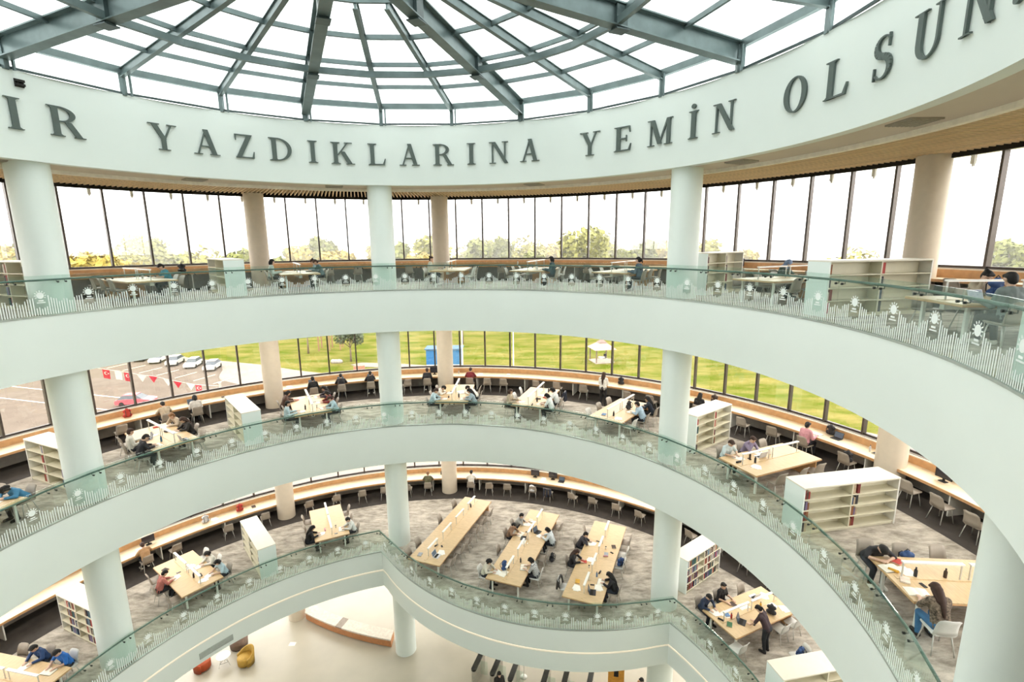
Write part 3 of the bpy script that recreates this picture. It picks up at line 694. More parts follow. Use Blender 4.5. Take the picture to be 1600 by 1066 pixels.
def bag_parts(hexc):
    def f():
        b = blob('bag_body', [(V((-.09, 0, .09)), .085, V((.09, 0, .09)), .085), (V((-.085, 0, .28)), .075, V((.085, 0, .28)), .075), (V((0, 0, .1)), .1, V((0, 0, .33)), .07)], .02)
        p = blob('front_pocket', [(V((-.06, .09, .09)), .045, V((.06, .09, .09)), .045), (V((-.06, .085, .16)), .04, V((.06, .085, .16)), .04)], .02)
        s = MB()
        for sx in (-.07, .07): s.tube([(sx, -.07, .33), (sx * 1.2, -.14, .25), (sx * 1.2, -.13, .12), (sx, -.08, .05)], .012, 6)
        s.tube([(-.04, 0, .39), (0, 0, .43), (.04, 0, .39)], .01, 6)
        for me in (b, p): me.materials.clear(); me.materials.append(hexm(hexc))
        return [('bag_body', b), ('front_pocket', p), ('straps', s.mesh('straps', hexm('26262a')))]
    return im('bag' + hexc, f)
def jacket_me(hexc):
    def f():
        me = blob('jacket', [(V((-.17, -.28, .80)), .045, V((.17, -.28, .80)), .045), (V((-.15, -.30, .78)), .045, V((-.17, -.33, .42)), .05), (V((.15, -.30, .78)), .045, V((.17, -.33, .42)), .05), (V((0, -.31, .76)), .05, V((0, -.34, .40)), .06), (V((-.18, -.24, .78)), .04, V((-.2, -.20, .5)), .045), (V((.18, -.24, .78)), .04, V((.2, -.20, .5)), .045)], .02)
        me.materials.clear(); me.materials.append(hexm(hexc)); return me
    return im('jk' + hexc, f)
def monitor_parts():
    def f():
        s = MB(); s.box(-.24, .24, -.02, .02, .10, .42); d = MB(); d.box(-.225, .225, -.023, -.02, .115, .405); t = MB(); t.box(-.03, .03, .0, .03, .01, .2); t.prism(rrect(.22, .16, .03, 3), 0, .012)
        return [('monitor_case', s.mesh('monitor_case', DARK)), ('monitor_screen', d.mesh('monitor_screen', pm('screen_off', (.03, .03, .04), .15))), ('monitor_stand', t.mesh('monitor_stand', DARK))]
    return im('mon', f)
CN = {'f2efe6': 'white', 'd9c7b8': 'beige', 'b5382c': 'red', '2d4a7a': 'blue', '6a3a5a': 'purple', '3c6b4a': 'green', 'd8a53a': 'yellow', '2a2a2e': 'black', '8a8f96': 'silver grey', 'c9c9cc': 'light grey', 'd59aa8': 'pink', '5b7fa8': 'pale blue', '46352b': 'brown', '3a6f8f': 'teal blue'}
def item(kind, x, y, z, rz, where, col=None):
    if kind == 'paper': c = col or 'f2efe6'; return mk('paper', [('p', paper_me(c))], (x, y, z), rz, uniq('%s loose sheets of paper on %s' % (CN[c], where)), 'paper', 'papers on the study tables')
    if kind == 'open': c = col or '2d4a7a'; return mk('open_book', [('p', openbook_me(c))], (x, y, z), rz, uniq('open book with %s cover on %s' % (CN[c], where)), 'book', 'books on the study tables')
    if kind == 'book': c = col or 'b5382c'; return mk('closed_book', [('p', closedbook_me(c))], (x, y, z), rz, uniq('closed %s book on %s' % (CN[c], where)), 'book', 'books on the study tables')
    if kind == 'laptop': c = col or '8a8f96'; return mk('laptop', laptop_parts(c), (x, y, z), rz, uniq('open %s laptop on %s' % (CN[c], where)), 'laptop', 'laptops on the study tables')
    if kind == 'bottle': c = col or '2a2a2e'; return mk('bottle', bottle_parts(c), (x, y, z), rz, uniq('%s drinks bottle on %s' % (CN[c], where)), 'bottle', 'bottles on the study tables')
    if kind == 'cup': return mk('paper_cup', cup_parts(), (x, y, z), rz, uniq('paper cup with dark lid on %s' % where), 'cup', 'cups on the study tables')
    if kind == 'phone': return mk('phone', [('p', phone_me())], (x, y, z), rz, uniq('black phone lying on %s' % where), 'phone', 'phones on the study tables')
    if kind == 'case': c = col or '6a3a5a'; return mk('pencil_case', [('p', case_me(c))], (x, y, z), rz, uniq('%s pencil case on %s' % (CN[c], where)), 'pencil case', 'pencil cases on the study tables')
    if kind == 'bag': c = col or '2a2a2e'; return mk('backpack', bag_parts(c), (x, y, z), rz, uniq('%s backpack on %s' % (CN[c], where)), 'bag', 'bags')
    if kind == 'monitor': return mk('monitor', monitor_parts(), (x, y, z), rz, uniq('black flat monitor on %s' % where), 'monitor', 'monitors')

# ------------------------------------------------------------------ study tables
def table_meshes(L):
    def f():
        out = []; n = 1 if L < 4 else 2
        for i in range(n):
            y0 = -L / 2 + i * L / n + .003; y1 = -L / 2 + (i + 1) * L / n - .003
            t = MB(); t.box(-.75, .75, y0, y1, .712, .742); out.append(('tabletop', t.mesh('tabletop', WOOD), []))
            e = MB(); e.box(-.755, .755, y0 - .002, y1 + .002, .69, .713); out.append(('edge_band', e.mesh('edge_band', WOODE), []))
        p = MB(); p.box(-.62, .62, L / 2 - .10, L / 2 - .05, 0, .70); out.append(('end_panel', p.mesh('end_panel', WOODE), []))
        for y in ([-L / 2 + .25] if n == 1 else [-L / 2 + .25, -.15]):
            for x in (-.55, .55):
                q = MB(); q.box(x - .03, x + .03, y - .03, y + .03, 0, .70); out.append(('leg', q.mesh('leg', WHITE), []))
        b = MB(); b.box(-.06, .06, -L / 2 + .2, L / 2 - .1, .56, .70); out.append(('cable_tray', b.mesh('cable_tray', WHITE), []))
        s = MB(); s.box(-.05, .05, -L / 2 + .12, L / 2 - .12, .742, .752); out.append(('socket_strip', s.mesh('socket_strip', WOOD), []))
        k = 2 * n; w = (L - .3) / k
        for i in range(k):
            g_ = .06 if n == 1 else .24; y0 = -L / 2 + .15 + i * w + g_; y1 = y0 + w - 2 * g_
            h = MB(); h.box(-.045, .045, y0, y1, 1.10, 1.13); l = MB(); l.box(-.032, .032, y0 + .03, y1 - .03, 1.094, 1.10)
            sub = [('light_strip', l.mesh('light_strip', LEDW))]
            for y in (y0 + .03, y1 - .03): q = MB(); q.box(-.012, .012, y - .012, y + .012, .745, 1.10); sub.append(('lamp_post', q.mesh('lamp_post', CHLEG)))
            out.append(('lamp_bar', h.mesh('lamp_bar', WHITE), sub))
        return out
    return im('tab%.1f' % L, f)
TABS = {}
def table(key, fl, cx, cy, a, L, nth):
    z = FZ[fl]; name = 'the %s %s-gallery table' % (nth, GAL[fl].split()[0])
    o = empty('study_table', (cx, cy, z), -R_(a), label='%s oak study table with white lamp bars, %s from the left on the %s' % ('long' if L > 4 else 'short', nth, GAL[fl]), cat='table', group='oak study tables')
    for n, me, sub in table_meshes(L):
        p = link(n, me, o)
        for sn, sme_ in sub: link(sn, sme_, p)
    TABS[key] = dict(fl=fl, c=V((cx, cy, z)), a=a, L=L, name=name, M=Matrix.Translation((cx, cy, z)) @ Matrix.Rotation(-R_(a), 4, 'Z'), nth=nth)
def rt(key, fl, a, nth, rcen=12.85, L=3.0): q = P(rcen, a); table(key, fl, q.x, q.y, a, L, nth)
def seat_rz(T, side, tw=0): return -R_(T['a']) + (R_(-90) if side == 'L' else R_(90)) + R_(tw)
def where(T, s, t):
    f = s / T['L']; d = 'railing end' if f < -.17 else 'window end' if f > .17 else 'middle'
    return '%s %s, %s' % (T['name'], d, 'left half' if t < 0 else 'right half')
RN = random.Random(11)
def seats(key, Ls, Rs, occ={}, pale=()):
    """chairs: s positions on each side; occ maps (side, index) to person settings"""
    T = TABS[key]; z = T['c'].z
    for side, ss in (('L', Ls), ('R', Rs)):
        sg = -1 if side == 'L' else 1
        for i, s in enumerate(sorted(ss)):
            pr = occ.get((side, i)); q = dict(pr) if pr else {}
            t = sg * ((.98 if pr else .84) + q.pop('out', 0)); tw = RN.uniform(-7, 7) if not pr else RN.uniform(-5, 5)
            p = T['M'] @ V((t, s, 0))
            lab = '%s shell chair, %s side, %s from the railing, %s table from left, %s' % ('pale' if (side, i) in pale else 'taupe', 'left' if sg < 0 else 'right', ORD[i], T['nth'], GAL[T['fl']])
            chair(p.x, p.y, z, seat_rz(T, side, tw), lab, 'chairs around the study tables', 'p' if (side, i) in pale else 't')
            if not pr: continue
            ds = q.pop('d'); it = q.pop('items', None); pose = q.pop('pose', 'write'); jk = q.pop('bagon', None)
            person(p.x, p.y, z, seat_rz(T, side, tw * .5), pose, '%s, at %s' % (ds, T['name']), **q)
            it = it if it is not None else RN.choice([['open', 'phone'], ['paper', 'case'], ['open', 'bottle'], ['paper', 'book'], ['laptop', 'cup'], ['paper', 'phone', 'bottle']])
            for n, k in enumerate(it):
                ps = s + (0 if n == 0 else (.27 if n % 2 else -.28)); pt = sg * (.47 if n == 0 else .30 - .06 * n)
                if pose in ('slump',) and n == 0: pt = sg * .30
                w = T['M'] @ V((pt, ps, .743)); k, _, c = k.partition(':')
                item(k, w.x, w.y, w.z, seat_rz(T, side, RN.uniform(-15, 15)), where(T, ps, pt), c or None)
def put(key, kind, s, t, rot=0, col=None, zz=.743):
    T = TABS[key]; w = T['M'] @ V((t, s, zz)); item(kind, w.x, w.y, w.z, -R_(T['a']) + R_(rot), where(T, s, t), col)
A2 = [-79, -53.5, -28.3, 2, 19.7, 38, 66.8, 95]
KEYS = 'AbcdefghX'
for fl in (2, 3):
    for i, a in enumerate(A2): rt('%d%d' % (fl, i), fl, a, ORD[i])
for i, (k, a) in enumerate((('10', -78), ('11', -52.7), ('12', -26.6))): rt(k, 1, a, ORD[i])
table('T1', 1, .37, 10.91, 20.5, 5.6, 'fourth'); table('T2', 1, 3.75, 9.58, 21, 5.6, 'fifth'); table('T3', 1, 6.75, 8.47, 22, 5.6, 'sixth'); rt('13', 1, 65.7, 'seventh')
S3 = [-.95, 0, .95]
pm('paint_75685a', srgb('6a5c4e'), .8, var=.75, scale=26)            # floral print
sm_ = pm('paint_8d9092', srgb('8d9092'), .8); nt = sm_.node_tree; wv = nt.nodes.new('ShaderNodeTexWave'); wv.bands_direction = 'Z'; wv.inputs['Scale'].default_value = 7; cr = nt.nodes.new('ShaderNodeValToRGB'); cr.color_ramp.interpolation = 'CONSTANT'
cr.color_ramp.elements[0].color = (.03, .03, .035, 1); cr.color_ramp.elements[1].color = (.75, .75, .73, 1); cr.color_ramp.elements[1].position = .45
tcn = nt.nodes.new('ShaderNodeTexCoord'); nt.links.new(tcn.outputs['Object'], wv.inputs['Vector']); nt.links.new(wv.outputs['Fac'], cr.inputs[0]); nt.links.new(cr.outputs[0], nt.nodes['Principled BSDF'].inputs['Base Color'])   # striped tee
def D(d, **k): k['d'] = d; return k
# --- middle gallery
seats('20', S3, S3, {('R', 0): D('person in blue top with dark bob hair bent over papers', top='3f7fa6', hair='bob', hc='d', pose='slump', items=['paper'])})
seats('21', S3, S3, {('L', 1): D('person in white shirt leaning back slightly', top='dcd8cf', pose='up', hc='b', items=['laptop', 'paper']), ('L', 0): D('person in black top writing', top='1d1d22', hc='d', items=['open:2d4a7a', 'bottle:3a6f8f']), ('R', 2): D('person with brown hair in beige top', top='b8a894', hc='l', pose='chin', items=['paper', 'book:b5382c']), ('R', 1): D('person in dark clothes with long dark hair', top='26211f', hair='long', hc='b', items=['open:6a3a5a', 'case:2a2a2e'])})
put('21', 'laptop', -1.2, .35, 90, '8a8f96'); put('21', 'cup', .4, -.2)
seats('22', S3, S3, {('L', 2): D('person with dark bob hair in brown top', top='5a4136', hair='bob', hc='d', items=['book:b5382c', 'paper']), ('L', 0): D('person in pale blue shirt with dark hair', top='b9cfd8', hc='d', pose='up', items=['paper', 'bottle:2a2a2e']), ('R', 2): D('person in dark purple top with long hair', top='352838', hair='long', hc='d', items=['open:6a3a5a', 'phone']), ('R', 1): D('person in red and black top', top='7a2226', hair='bob', hc='d', items=['paper', 'phone']), ('R', 0): D('person in pale blue top nearest the railing', top='a9c4cd', hair='pony', hc='b', items=['open:b5382c', 'cup'])})
seats('23', S3, S3, {('L', 1): D('person in white shirt stooping low over a book', top='e4e0d8', hc='d', pose='slump', items=['open:46352b', 'phone']), ('L', 0): D('person in light blue shirt writing', top='b4ccd6', hc='b', items=['paper', 'case:46352b']), ('R', 1): D('person in white sweater bending forward', top='e8e4da', hc='d', pose='slump', items=['paper', 'paper']), ('R', 0): D('person in grey blue top with long dark hair', top='9fb2bc', hair='long', hc='d', items=['open:2d4a7a', 'bottle:2a2a2e'])})
seats('24', S3, S3, {('L', 0): D('person in beige top with brown hair', top='b6a890', hair='bob', hc='b', pose='up', items=['paper']), ('R', 1): D('person in white top with bob hair', top='e2e4e2', hair='bob', hc='d', items=['book:b5382c', 'paper', 'book:46352b']), ('R', 0): D('person in white tee with black bob hair', top='dfe6e4', hair='bob', hc='d', sleeve='short', items=['open:3c6b4a', 'bottle:2a2a2e', 'case:46352b'])}, pale=[('L', 1), ('L', 2)])
for s, k in ((1.2, 'book'), (.9, 'bottle'), (1.1, 'cup')): put('24', k, s, .35 if k != 'cup' else .5, 20, '2a2a2e' if k != 'cup' else None)
seats('25', S3, S3, {('R', 1): D('person in light blue shirt leaning on the table', top='a8bfd2', hc='d', pose='chin', items=['open:2a2a2e', 'bag:2a2a2e']), ('R', 2): D('person in navy top with long dark hair', top='1f2735', hair='long', hc='d', items=['paper', 'phone'])}, pale=[('R', 0), ('L', 0)])
put('25', 'bottle', -.9, .1, 0, '2a2a2e'); put('25', 'paper', -1.1, .4, 15); put('25', 'book', -1.0, -.3, 15, '5b7fa8')
seats('26', S3, [-.75, .2, 1.0], {('L', 0): D('person in white blue tee with brown hair', top='c9d6da', hc='b', sleeve='short', items=['paper', 'phone', 'case:2a2a2e']), ('L', 1): D('person in purple checked shirt holding up a phone', top='8b7f99', hc='b', pose='chin', items=['paper', 'bottle:f2efe6'])})
put('26', 'bottle', -.75, .05, 0, '2a2a2e'); put('26', 'bottle', -.65, -.25, 0, '46352b'); put('26', 'paper', -1.0, .3, 30); put('26', 'laptop', -.2, -.25, -90, 'c9c9cc')
seats('27', [-1.3, -.6, .25], [-1.25, .1, 1.0], {('L', 0): D('person in black striped tank top with head down', top='25252a', hc='d', sleeve='none', pose='slump', items=['open:2a2a2e', 'paper']), ('R', 0): D('person in floral brown top with long brown hair', top='75685a', bottom='3a6a94', hair='long', hc='b', sleeve='short', pose='write', items=['open:f2efe6', 'phone'], out=.12)}, pale=[('R', 0), ('R', 1), ('R', 2)])
put('27', 'book', -1.0, -.55, 40, 'b5382c'); put('27', 'bottle', -.95, -.05, 0, '2a2a2e'); put('27', 'case', -1.3, -.2, 50, 'd8a53a'); put('27', 'book', -1.25, .1, 60, 'd9c7b8'); put('27', 'bottle', -.35, -.05, 0, '46352b')
# --- lowest gallery
seats('10', S3, S3, {('R', 1): D('person in navy blue top with dark hair', top='22406e', hc='d', items=['paper']), ('R', 0): D('person in bright blue tee leaning forward', top='1f66b8', hc='d', sleeve='short', items=['open:2a2a2e'])}, pale=[('R', 0)])
seats('11', S3, S3, {('L', 1): D('person in pink red top bent over the desk', top='b06a60', hc='d', items=['paper', 'phone']), ('R', 1): D('person in white top with dark bob hair', top='dad7ce', hair='bob', hc='d', items=['paper', 'paper', 'phone']), ('R', 0): D('person in pale blue tee with curly dark hair', top='b3cbd6', hair='bob', hc='d', sleeve='short', items=['paper', 'case:2a2a2e'])}, pale=[('R', 1), ('R', 2)])
put('11', 'paper', -1.1, .2, 70); put('11', 'bottle', -.6, .0, 0, '46352b'); put('11', 'book', .9, -.5, 20, '46352b')
seats('12', S3, S3, {('L', 0): D('person in black top with long black hair', top='17181c', hair='long', hc='d', items=['paper', 'case:d59aa8']), ('R', 0): D('person in white top with dark hair', top='d5d8d5', hc='d', items=['open:2d4a7a', 'cup', 'phone'])})
seats('T1', [-2.3, -1.5, .6, 2.1], [-2.1, -1.2, -.4, .45, 1.3, 2.1], {})
put('T1', 'laptop', -2.25, .35, 90, 'c9c9cc'); put('T1', 'paper', -2.0, .4, 20); put('T1', 'case', -1.6, -.05, 70, '2a2a2e'); put('T1', 'book', -2.4, -.4, 10, '8a8f96'); put('T1', 'bottle', 1.9, 0, 0, '2a2a2e'); put('T1', 'bottle', 2.1, -.15, 0, 'c9c9cc'); put('T1', 'phone', -1.55, .2, 40)
seats('T2', [-2.3, -.7, .55, 1.45], [-1.65, -.4, .7, 2.1], {('L', 3): D('person in grey top with short black hair', top='a9a7a3', hc='d', pose='chin', items=['paper', 'book:c9c9cc']), ('L', 2): D('person in tan shirt writing beside black chair', top='8a6a52', hc='d', items=['open:d9c7b8', 'phone']), ('L', 0): D('person in cream top with dark hair near railing', top='cfcaba', hair='bob', hc='d', items=['paper', 'bag:2d4a7a']), ('R', 2): D('person in white printed top', top='cfd6da', hair='bob', hc='d', items=['paper', 'laptop:2a2a2e']), ('R', 0): D('person in black and white striped tee', top='8d9092', hair='bob', hc='d', sleeve='short', items=['open:2a2a2e', 'bottle:2a2a2e'])}, pale=[('R', 0), ('L', 0)])
put('T2', 'laptop', .3, -.25, -80, '2a2a2e'); put('T2', 'paper', .0, -.1, 20); put('T2', 'book', 1.8, -.4, 5, 'd9c7b8'); put('T2', 'bottle', .9, -.05, 0, '46352b'); put('T2', 'bottle', -1.9, -.1, 0, '46352b'); put('T2', 'open', -2.3, -.15, 80, 'c9c9cc')
seats('T3', [-1.9, -.5, .9, 2.1], [-1.5, .2, 1.0, 2.0], {('L', 2): D('person in dark grey top resting chin on hand', top='3a3840', hc='d', pose='chin', items=['paper', 'phone']), ('L', 1): D('person in black top with brown hair', top='1d1a1c', hair='long', hc='b', items=['book:b5382c', 'paper', 'cup']), ('R', 0): D('person in long black clothes with long dark hair', top='19171a', bottom='2c3340', hair='long', hc='d', items=['open:2d4a7a', 'bottle:5b7fa8', 'phone'])}, pale=[('R', 1), ('R', 2), ('L', 0)])
T = TABS['T3']; w = T['M'] @ V((.84 * -1, -1.9, 0)); tag(link('jacket', jacket_me('3a3634'), None, w, seat_rz(T, 'L')), 'dark grey jacket hung over the chair nearest the railing, sixth lowest-gallery table', 'jacket')
put('T3', 'laptop', -2.2, .3, 100, '2a2a2e'); put('T3', 'paper', -1.9, .45, 15); put('T3', 'book', -1.8, -.4, 10, 'd8a53a'); put('T3', 'paper', -2.2, -.35, 5); put('T3', 'case', .2, .3, 20, 'd59aa8'); put('T3', 'book', 1.0, .5, 20, '46352b'); put('T3', 'phone', .55, .5, 60); put('T3', 'book', .35, .3, 10, '8a8f96'); put('T3', 'cup', .75, .2); put('T3', 'case', -.95, .3, 80, '2a2a2e')
T = TABS['T3']; w = T['M'] @ V((.95, .2, .465)); item('bag', w.x, w.y, w.z, .4, 'the pale chair right of the sixth lowest-gallery table', '2d4a7a')
T = TABS['T2']; w = T['M'] @ V((1.15, .2, 0)); item('bag', w.x, w.y, w.z, 1.4, 'the floor between the fifth and sixth lowest-gallery tables', '2a2a2e')
seats('13', [-1.2, -.3, .8], [-1.5, .55, 1.2], {('L', 1): D('person in black tee with short black hair', top='17171a', hc='d', sleeve='short', pose='up', items=['book:46352b', 'open:f2efe6']), ('L', 0): D('person in navy striped jacket beside glass railing', top='23304a', hc='d', items=['paper', 'paper'])}, pale=[('R', 0), ('R', 1), ('R', 2)])
T = TABS['13']; w = T['M'] @ V((1.0, -.35, 0)); person(w.x, w.y, w.z, seat_rz(T, 'R', 12), 'stand_lean', 'person in dark clothes with ponytail standing over the seventh lowest-gallery table', top='3c2a30', bottom='23262c', hair='pony', hc='d', sleeve='short')
for kk in (('laptop', -.7, .3, 120, '2a2a2e'), ('book', -1.2, .2, 40, '3c6b4a'), ('bottle', -.9, .0, 0, 'b5382c'), ('paper', .9, .2, 10), ('paper', 1.1, -.3, 40), ('laptop', .75, -.45, -90, 'c9c9cc'), ('book', -.9, -.2, 70, '5b7fa8'), ('case', -1.3, -.1, 20, '2a2a2e'), ('bottle', .5, .05, 0, 'd8a53a'), ('bag', .55, .45, 30, '2a2a2e'), ('phone', -.4, .55, 30), ('paper', 1.2, .5, 80)): put('13', *kk)
q = P(13.0, 74.3, 6.0); chair(q.x, q.y, 6.0, R_(95), 'pale shell chair pulled far out beside the seventh lowest-gallery table', 'chairs around the study tables', 'p')
item('bag', q.x + .05, q.y - .02, 6.465, .6, 'the pulled-out pale chair by the seventh lowest-gallery table', '2d4a7a')
# --- top gallery
seats('30', S3, S3); seats('31', S3, S3, {('R', 1): D('person with bare arms and dark hair writing', top='3d8fa3', hc='d', sleeve='none', items=['paper', 'bottle:c9c9cc'])})
seats('32', S3, S3, {('L', 1): D('person in pale top with dark bob hair', top='cfdad6', hair='bob', hc='d', pose='up', items=['paper']), ('R', 1): D('person in grey green top leaning over', top='5f757b', hc='b', items=['book:2a2a2e']), ('R', 2): D('person with bun in pale blue top', top='a9bccb', hair='bun', hc='b', items=['paper'])})
seats('33', S3, S3, {('L', 1): D('person in pale top with hair tied up', top='d5cfc0', hair='bun', hc='b', pose='up', items=['laptop:c9c9cc'])}, pale=[('R', 0), ('R', 1)])
seats('34', S3, S3, {('R', 0): D('person in dark teal top with black hair', top='2f4a52', hair='bob', hc='d', pose='up', items=['paper', 'bottle:c9c9cc'])}, pale=[('R', 1), ('R', 2)])
seats('35', S3, S3, {('R', 0): D('person in slate blue top with ponytail', top='44586a', hair='pony', hc='d', pose='up', items=['open:2d4a7a', 'phone'])})
seats('36', S3, S3, {('L', 2): D('person in dark green top with pale blue headscarf', top='2c4038', hair='scarf', hc='7d93b5', pose='write', items=['paper', 'bottle:c9c9cc'])})
seats('37', S3, S3, {('L', 1): D('person in beige shirt with hair in a dark bun', top='b3a692', hair='bun', hc='d', pose='chin', items=['bag:2d4a7a']), ('R', 0): D('person in grey top with short black hair', top='6f7a78', hc='d', pose='up', items=['laptop:8a8f96', 'paper'])})

# ------------------------------------------------------------------ chairs, people and things at the window counters
CC = {2: [-62, -55.5, -49.5, -45.2, -39.5, -26.4, -21.4, -16.0, -9.1, -5.1, 3.4, 6.8, 10.1, 16.9, 21.0, 26.1, 34.8, 39.0, 47.3, 54.8, 59.5, 64.0, 69.9, 77.6, 81.1, 84.6],
      1: [-62, -55.0, -51.0, -42.9, -36.8, -29.1, -24.0, -19.1, -14.7, -10, -5.9, 3.0, 6.8, 10.6, 15.9, 19.2, 24.3, 28.4, 33.2, 37.8, 47.5, 52, 57, 62, 67, 78, 82],
      3: [-62, -55.5, -50.5, -45.5, -40, -27, -22, -17, -7.5, 4.5, 10, 15.5, 21, 26.5, 32, 37, 48, 53, 58, 63, 68, 79, 83]}
CP = {2: {-49.5: D('person in beige shirt seen from behind', top='bfae97', hc='d'), -45.2: D('person with black bob hair in white top', top='d9d4ce', hair='bob', hc='d', pose='up'), -26.4: D('person in black top with short hair', top='1a1a1d', hc='d', pose='up'), -21.4: D('person in dark top leaning low', top='232226', hc='d'), -16.0: D('person in black jacket beside central column', top='1b1b20', hc='d', pose='chin'), -5.1: D('person in dark navy shirt', top='202026', hc='b', pose='up'), 3.4: D('person in maroon jacket', top='7a1f28', hc='b'), 64.0: D('person in pink shirt with black hair', top='d59aa4', hc='d', pose='up'), 47.3: D('person in black clothes partly behind column', top='1c1a1c', hair='long', hc='d', pose='up')},
      1: {-55.0: D('person in tan shirt', top='b08a63', hc='b'), -5.9: D('person in olive camouflage shirt with fair hair', top='5b5a40', hc='l'), 3.0: D('person in white shirt', top='e0ddd5', hc='d')},
      3: {-62: D('person in dark top beside left column', top='2a2528', hc='d')}}
for fl in (1, 2, 3):
    z = FZ[fl]; wn = 'the window counter of the %s' % GAL[fl]
    for i, a in enumerate(CC[fl]):
        pr = CP[fl].get(a); p = P(15.62 if pr else 15.56, a, z)
        chair(p.x, p.y, z, -R_(a) + R_(RN.uniform(-12, 12) if not pr else 0), 'taupe shell chair at %s, %s from the left' % (wn, ORD[i]), 'chairs along the window counters')
        if pr:
            q = dict(pr); d = q.pop('d'); pose = q.pop('pose', 'write'); person(p.x, p.y, z, -R_(a), pose, '%s, at %s' % (d, wn), **q)
            w = P(16.22, a, z + .762); item(RN.choice(['paper', 'open', 'laptop']), w.x, w.y, w.z, -R_(a), 'the %s-gallery counter before the %s' % (GAL[fl].split()[0], ' '.join(d.split()[:5])))
def cput(fl, kind, a, lab, col=None, r=16.4, rot=0):
    w = P(r, a, FZ[fl] + .762); item(kind, w.x, w.y, w.z, -R_(a) + R_(rot), 'the %s-gallery window counter, %s' % (GAL[fl].split()[0], lab), col)
cput(3, 'bag', -44, 'behind the second table', '2a2a2e'); cput(3, 'monitor', 50.5, 'right of the mint column'); cput(3, 'bag', 69, 'behind the far right bookcase', '46352b'); cput(3, 'bottle', 12.5, 'behind the fourth table', 'c9c9cc')
cput(2, 'bag', -53.6, 'far left', 'b5382c'); cput(2, 'book', -40.5, 'beside the second beige column', '46352b'); cput(2, 'open', -43, 'left of second column', '8a8f96'); cput(2, 'paper', -30.2, 'right of the second beige column')
cput(2, 'monitor', -3.9, 'left of the third beige column'); cput(2, 'bottle', .8, 'right of the third beige column', 'c9c9cc'); cput(2, 'book', 10.5, 'behind the fourth table', 'f2efe6'); cput(2, 'paper', 5, 'behind the maroon jacket')
cput(2, 'bag', 32.0, 'beside the standing woman', '2a2a2e', 16.5); cput(2, 'bag', 48.4, 'right of the mint column', '46352b'); cput(2, 'bag', 65.0, 'in front of the pink shirt', '2a2a2e', 16.6); cput(2, 'laptop', 66.2, 'right of the pink shirt', '2a2a2e'); cput(2, 'bottle', 70.4, 'left of the fifth beige column', 'c9c9cc'); cput(2, 'book', 71.2, 'left of the fifth beige column', '2a2a2e'); cput(2, 'monitor', 78.5, 'far right')
p = P(15.56, 69.9, FZ[2]); item('bag', p.x, p.y, p.z + .465, -R_(69.9), 'the counter chair left of the fifth beige column', '2a2a2e')
p = P(15.0, 30.6, FZ[2]); person(p.x, p.y, p.z, -R_(30.6), 'stand', 'standing person with long brown hair, white blouse and black skirt, at the middle-gallery counter', top='e6e2da', bottom='1b1a1d', hair='long', hc='b', sleeve='short', group='people studying')
cput(1, 'monitor', -53.6, 'far left'); cput(1, 'bag', -40.2, 'left of the second beige column', 'b5382c'); cput(1, 'book', -38.0, 'left of the second beige column', '46352b'); cput(1, 'bag', -45.5, 'above the fallen papers', 'c9c9cc'); cput(1, 'paper', -44.2, 'left part')
cput(1, 'bottle', -3.4, 'left of the third beige column', '2a2a2e'); cput(1, 'monitor', 15.6, 'left of the pair', r=16.55); cput(1, 'monitor', 19.2, 'right of the pair', r=16.55); cput(1, 'paper', 17.4, 'between the two monitors'); cput(1, 'laptop', 21.0, 'right of the two monitors', '2a2a2e')
p = P(15.4, 15.9, FZ[1]); item('bag', p.x, p.y, p.z + .465, R_(150), 'a counter chair behind the fifth lowest-gallery table', 'c9c9cc')
tag(link('jacket', jacket_me('2c3140'), None, P(15.56, 19.2, FZ[1]), -R_(19.2)), 'navy jacket hung over a counter chair below the two monitors', 'jacket')
T = TABS['27']; w = T['M'] @ V((-.84, -.6, .465)); item('bag', w.x, w.y, w.z, seat_rz(T, 'L'), 'the chair beside the sleeper, eighth middle-gallery table', '2d4a7a')
T = TABS['24']; w = T['M'] @ V((.86, .95, 0)); tag(link('jacket', jacket_me('222838'), None, w, seat_rz(T, 'R')), 'navy jacket hung over a chair, fifth middle-gallery table, window end', 'jacket')

# ------------------------------------------------------------------ bookcases and books
BCOL = ['7a2f2a', '3a4c66', '2f5a50', 'b9a487', 'c9bfae', '54413a', '8d5a3a', '2c2b30', 'a83f38', '6b7f8c', 'd8cfc0', '7a6a8a']
BNAME = {'7a2f2a': 'dark red', '3a4c66': 'dark blue', '2f5a50': 'dark green', 'b9a487': 'tan', 'c9bfae': 'cream', '54413a': 'brown', '8d5a3a': 'rust', '2c2b30': 'black', 'a83f38': 'red', '6b7f8c': 'grey blue', 'd8cfc0': 'off-white', '7a6a8a': 'mauve'}
def book_me(c, k):
    def f():
        w, h, d = ((.048, .21, .15), (.064, .25, .18), (.082, .27, .20))[k]; m = MB()
        m.box(-w/2, -w/2 + .003, -d, 0, 0, h); m.box(w/2 - .003, w/2, -d, 0, 0, h); m.box(-w/2, w/2, -.004, .0, 0, h); m.box(-w/2 + .003, w/2 - .003, -d + .006, -.004, .004, h - .005, mi=1)
        return m.mesh('book', [hexm(c), hexm('efe9da', .8, .02)])
    return im('bk%s%d' % (c, k), f)
NB = 0
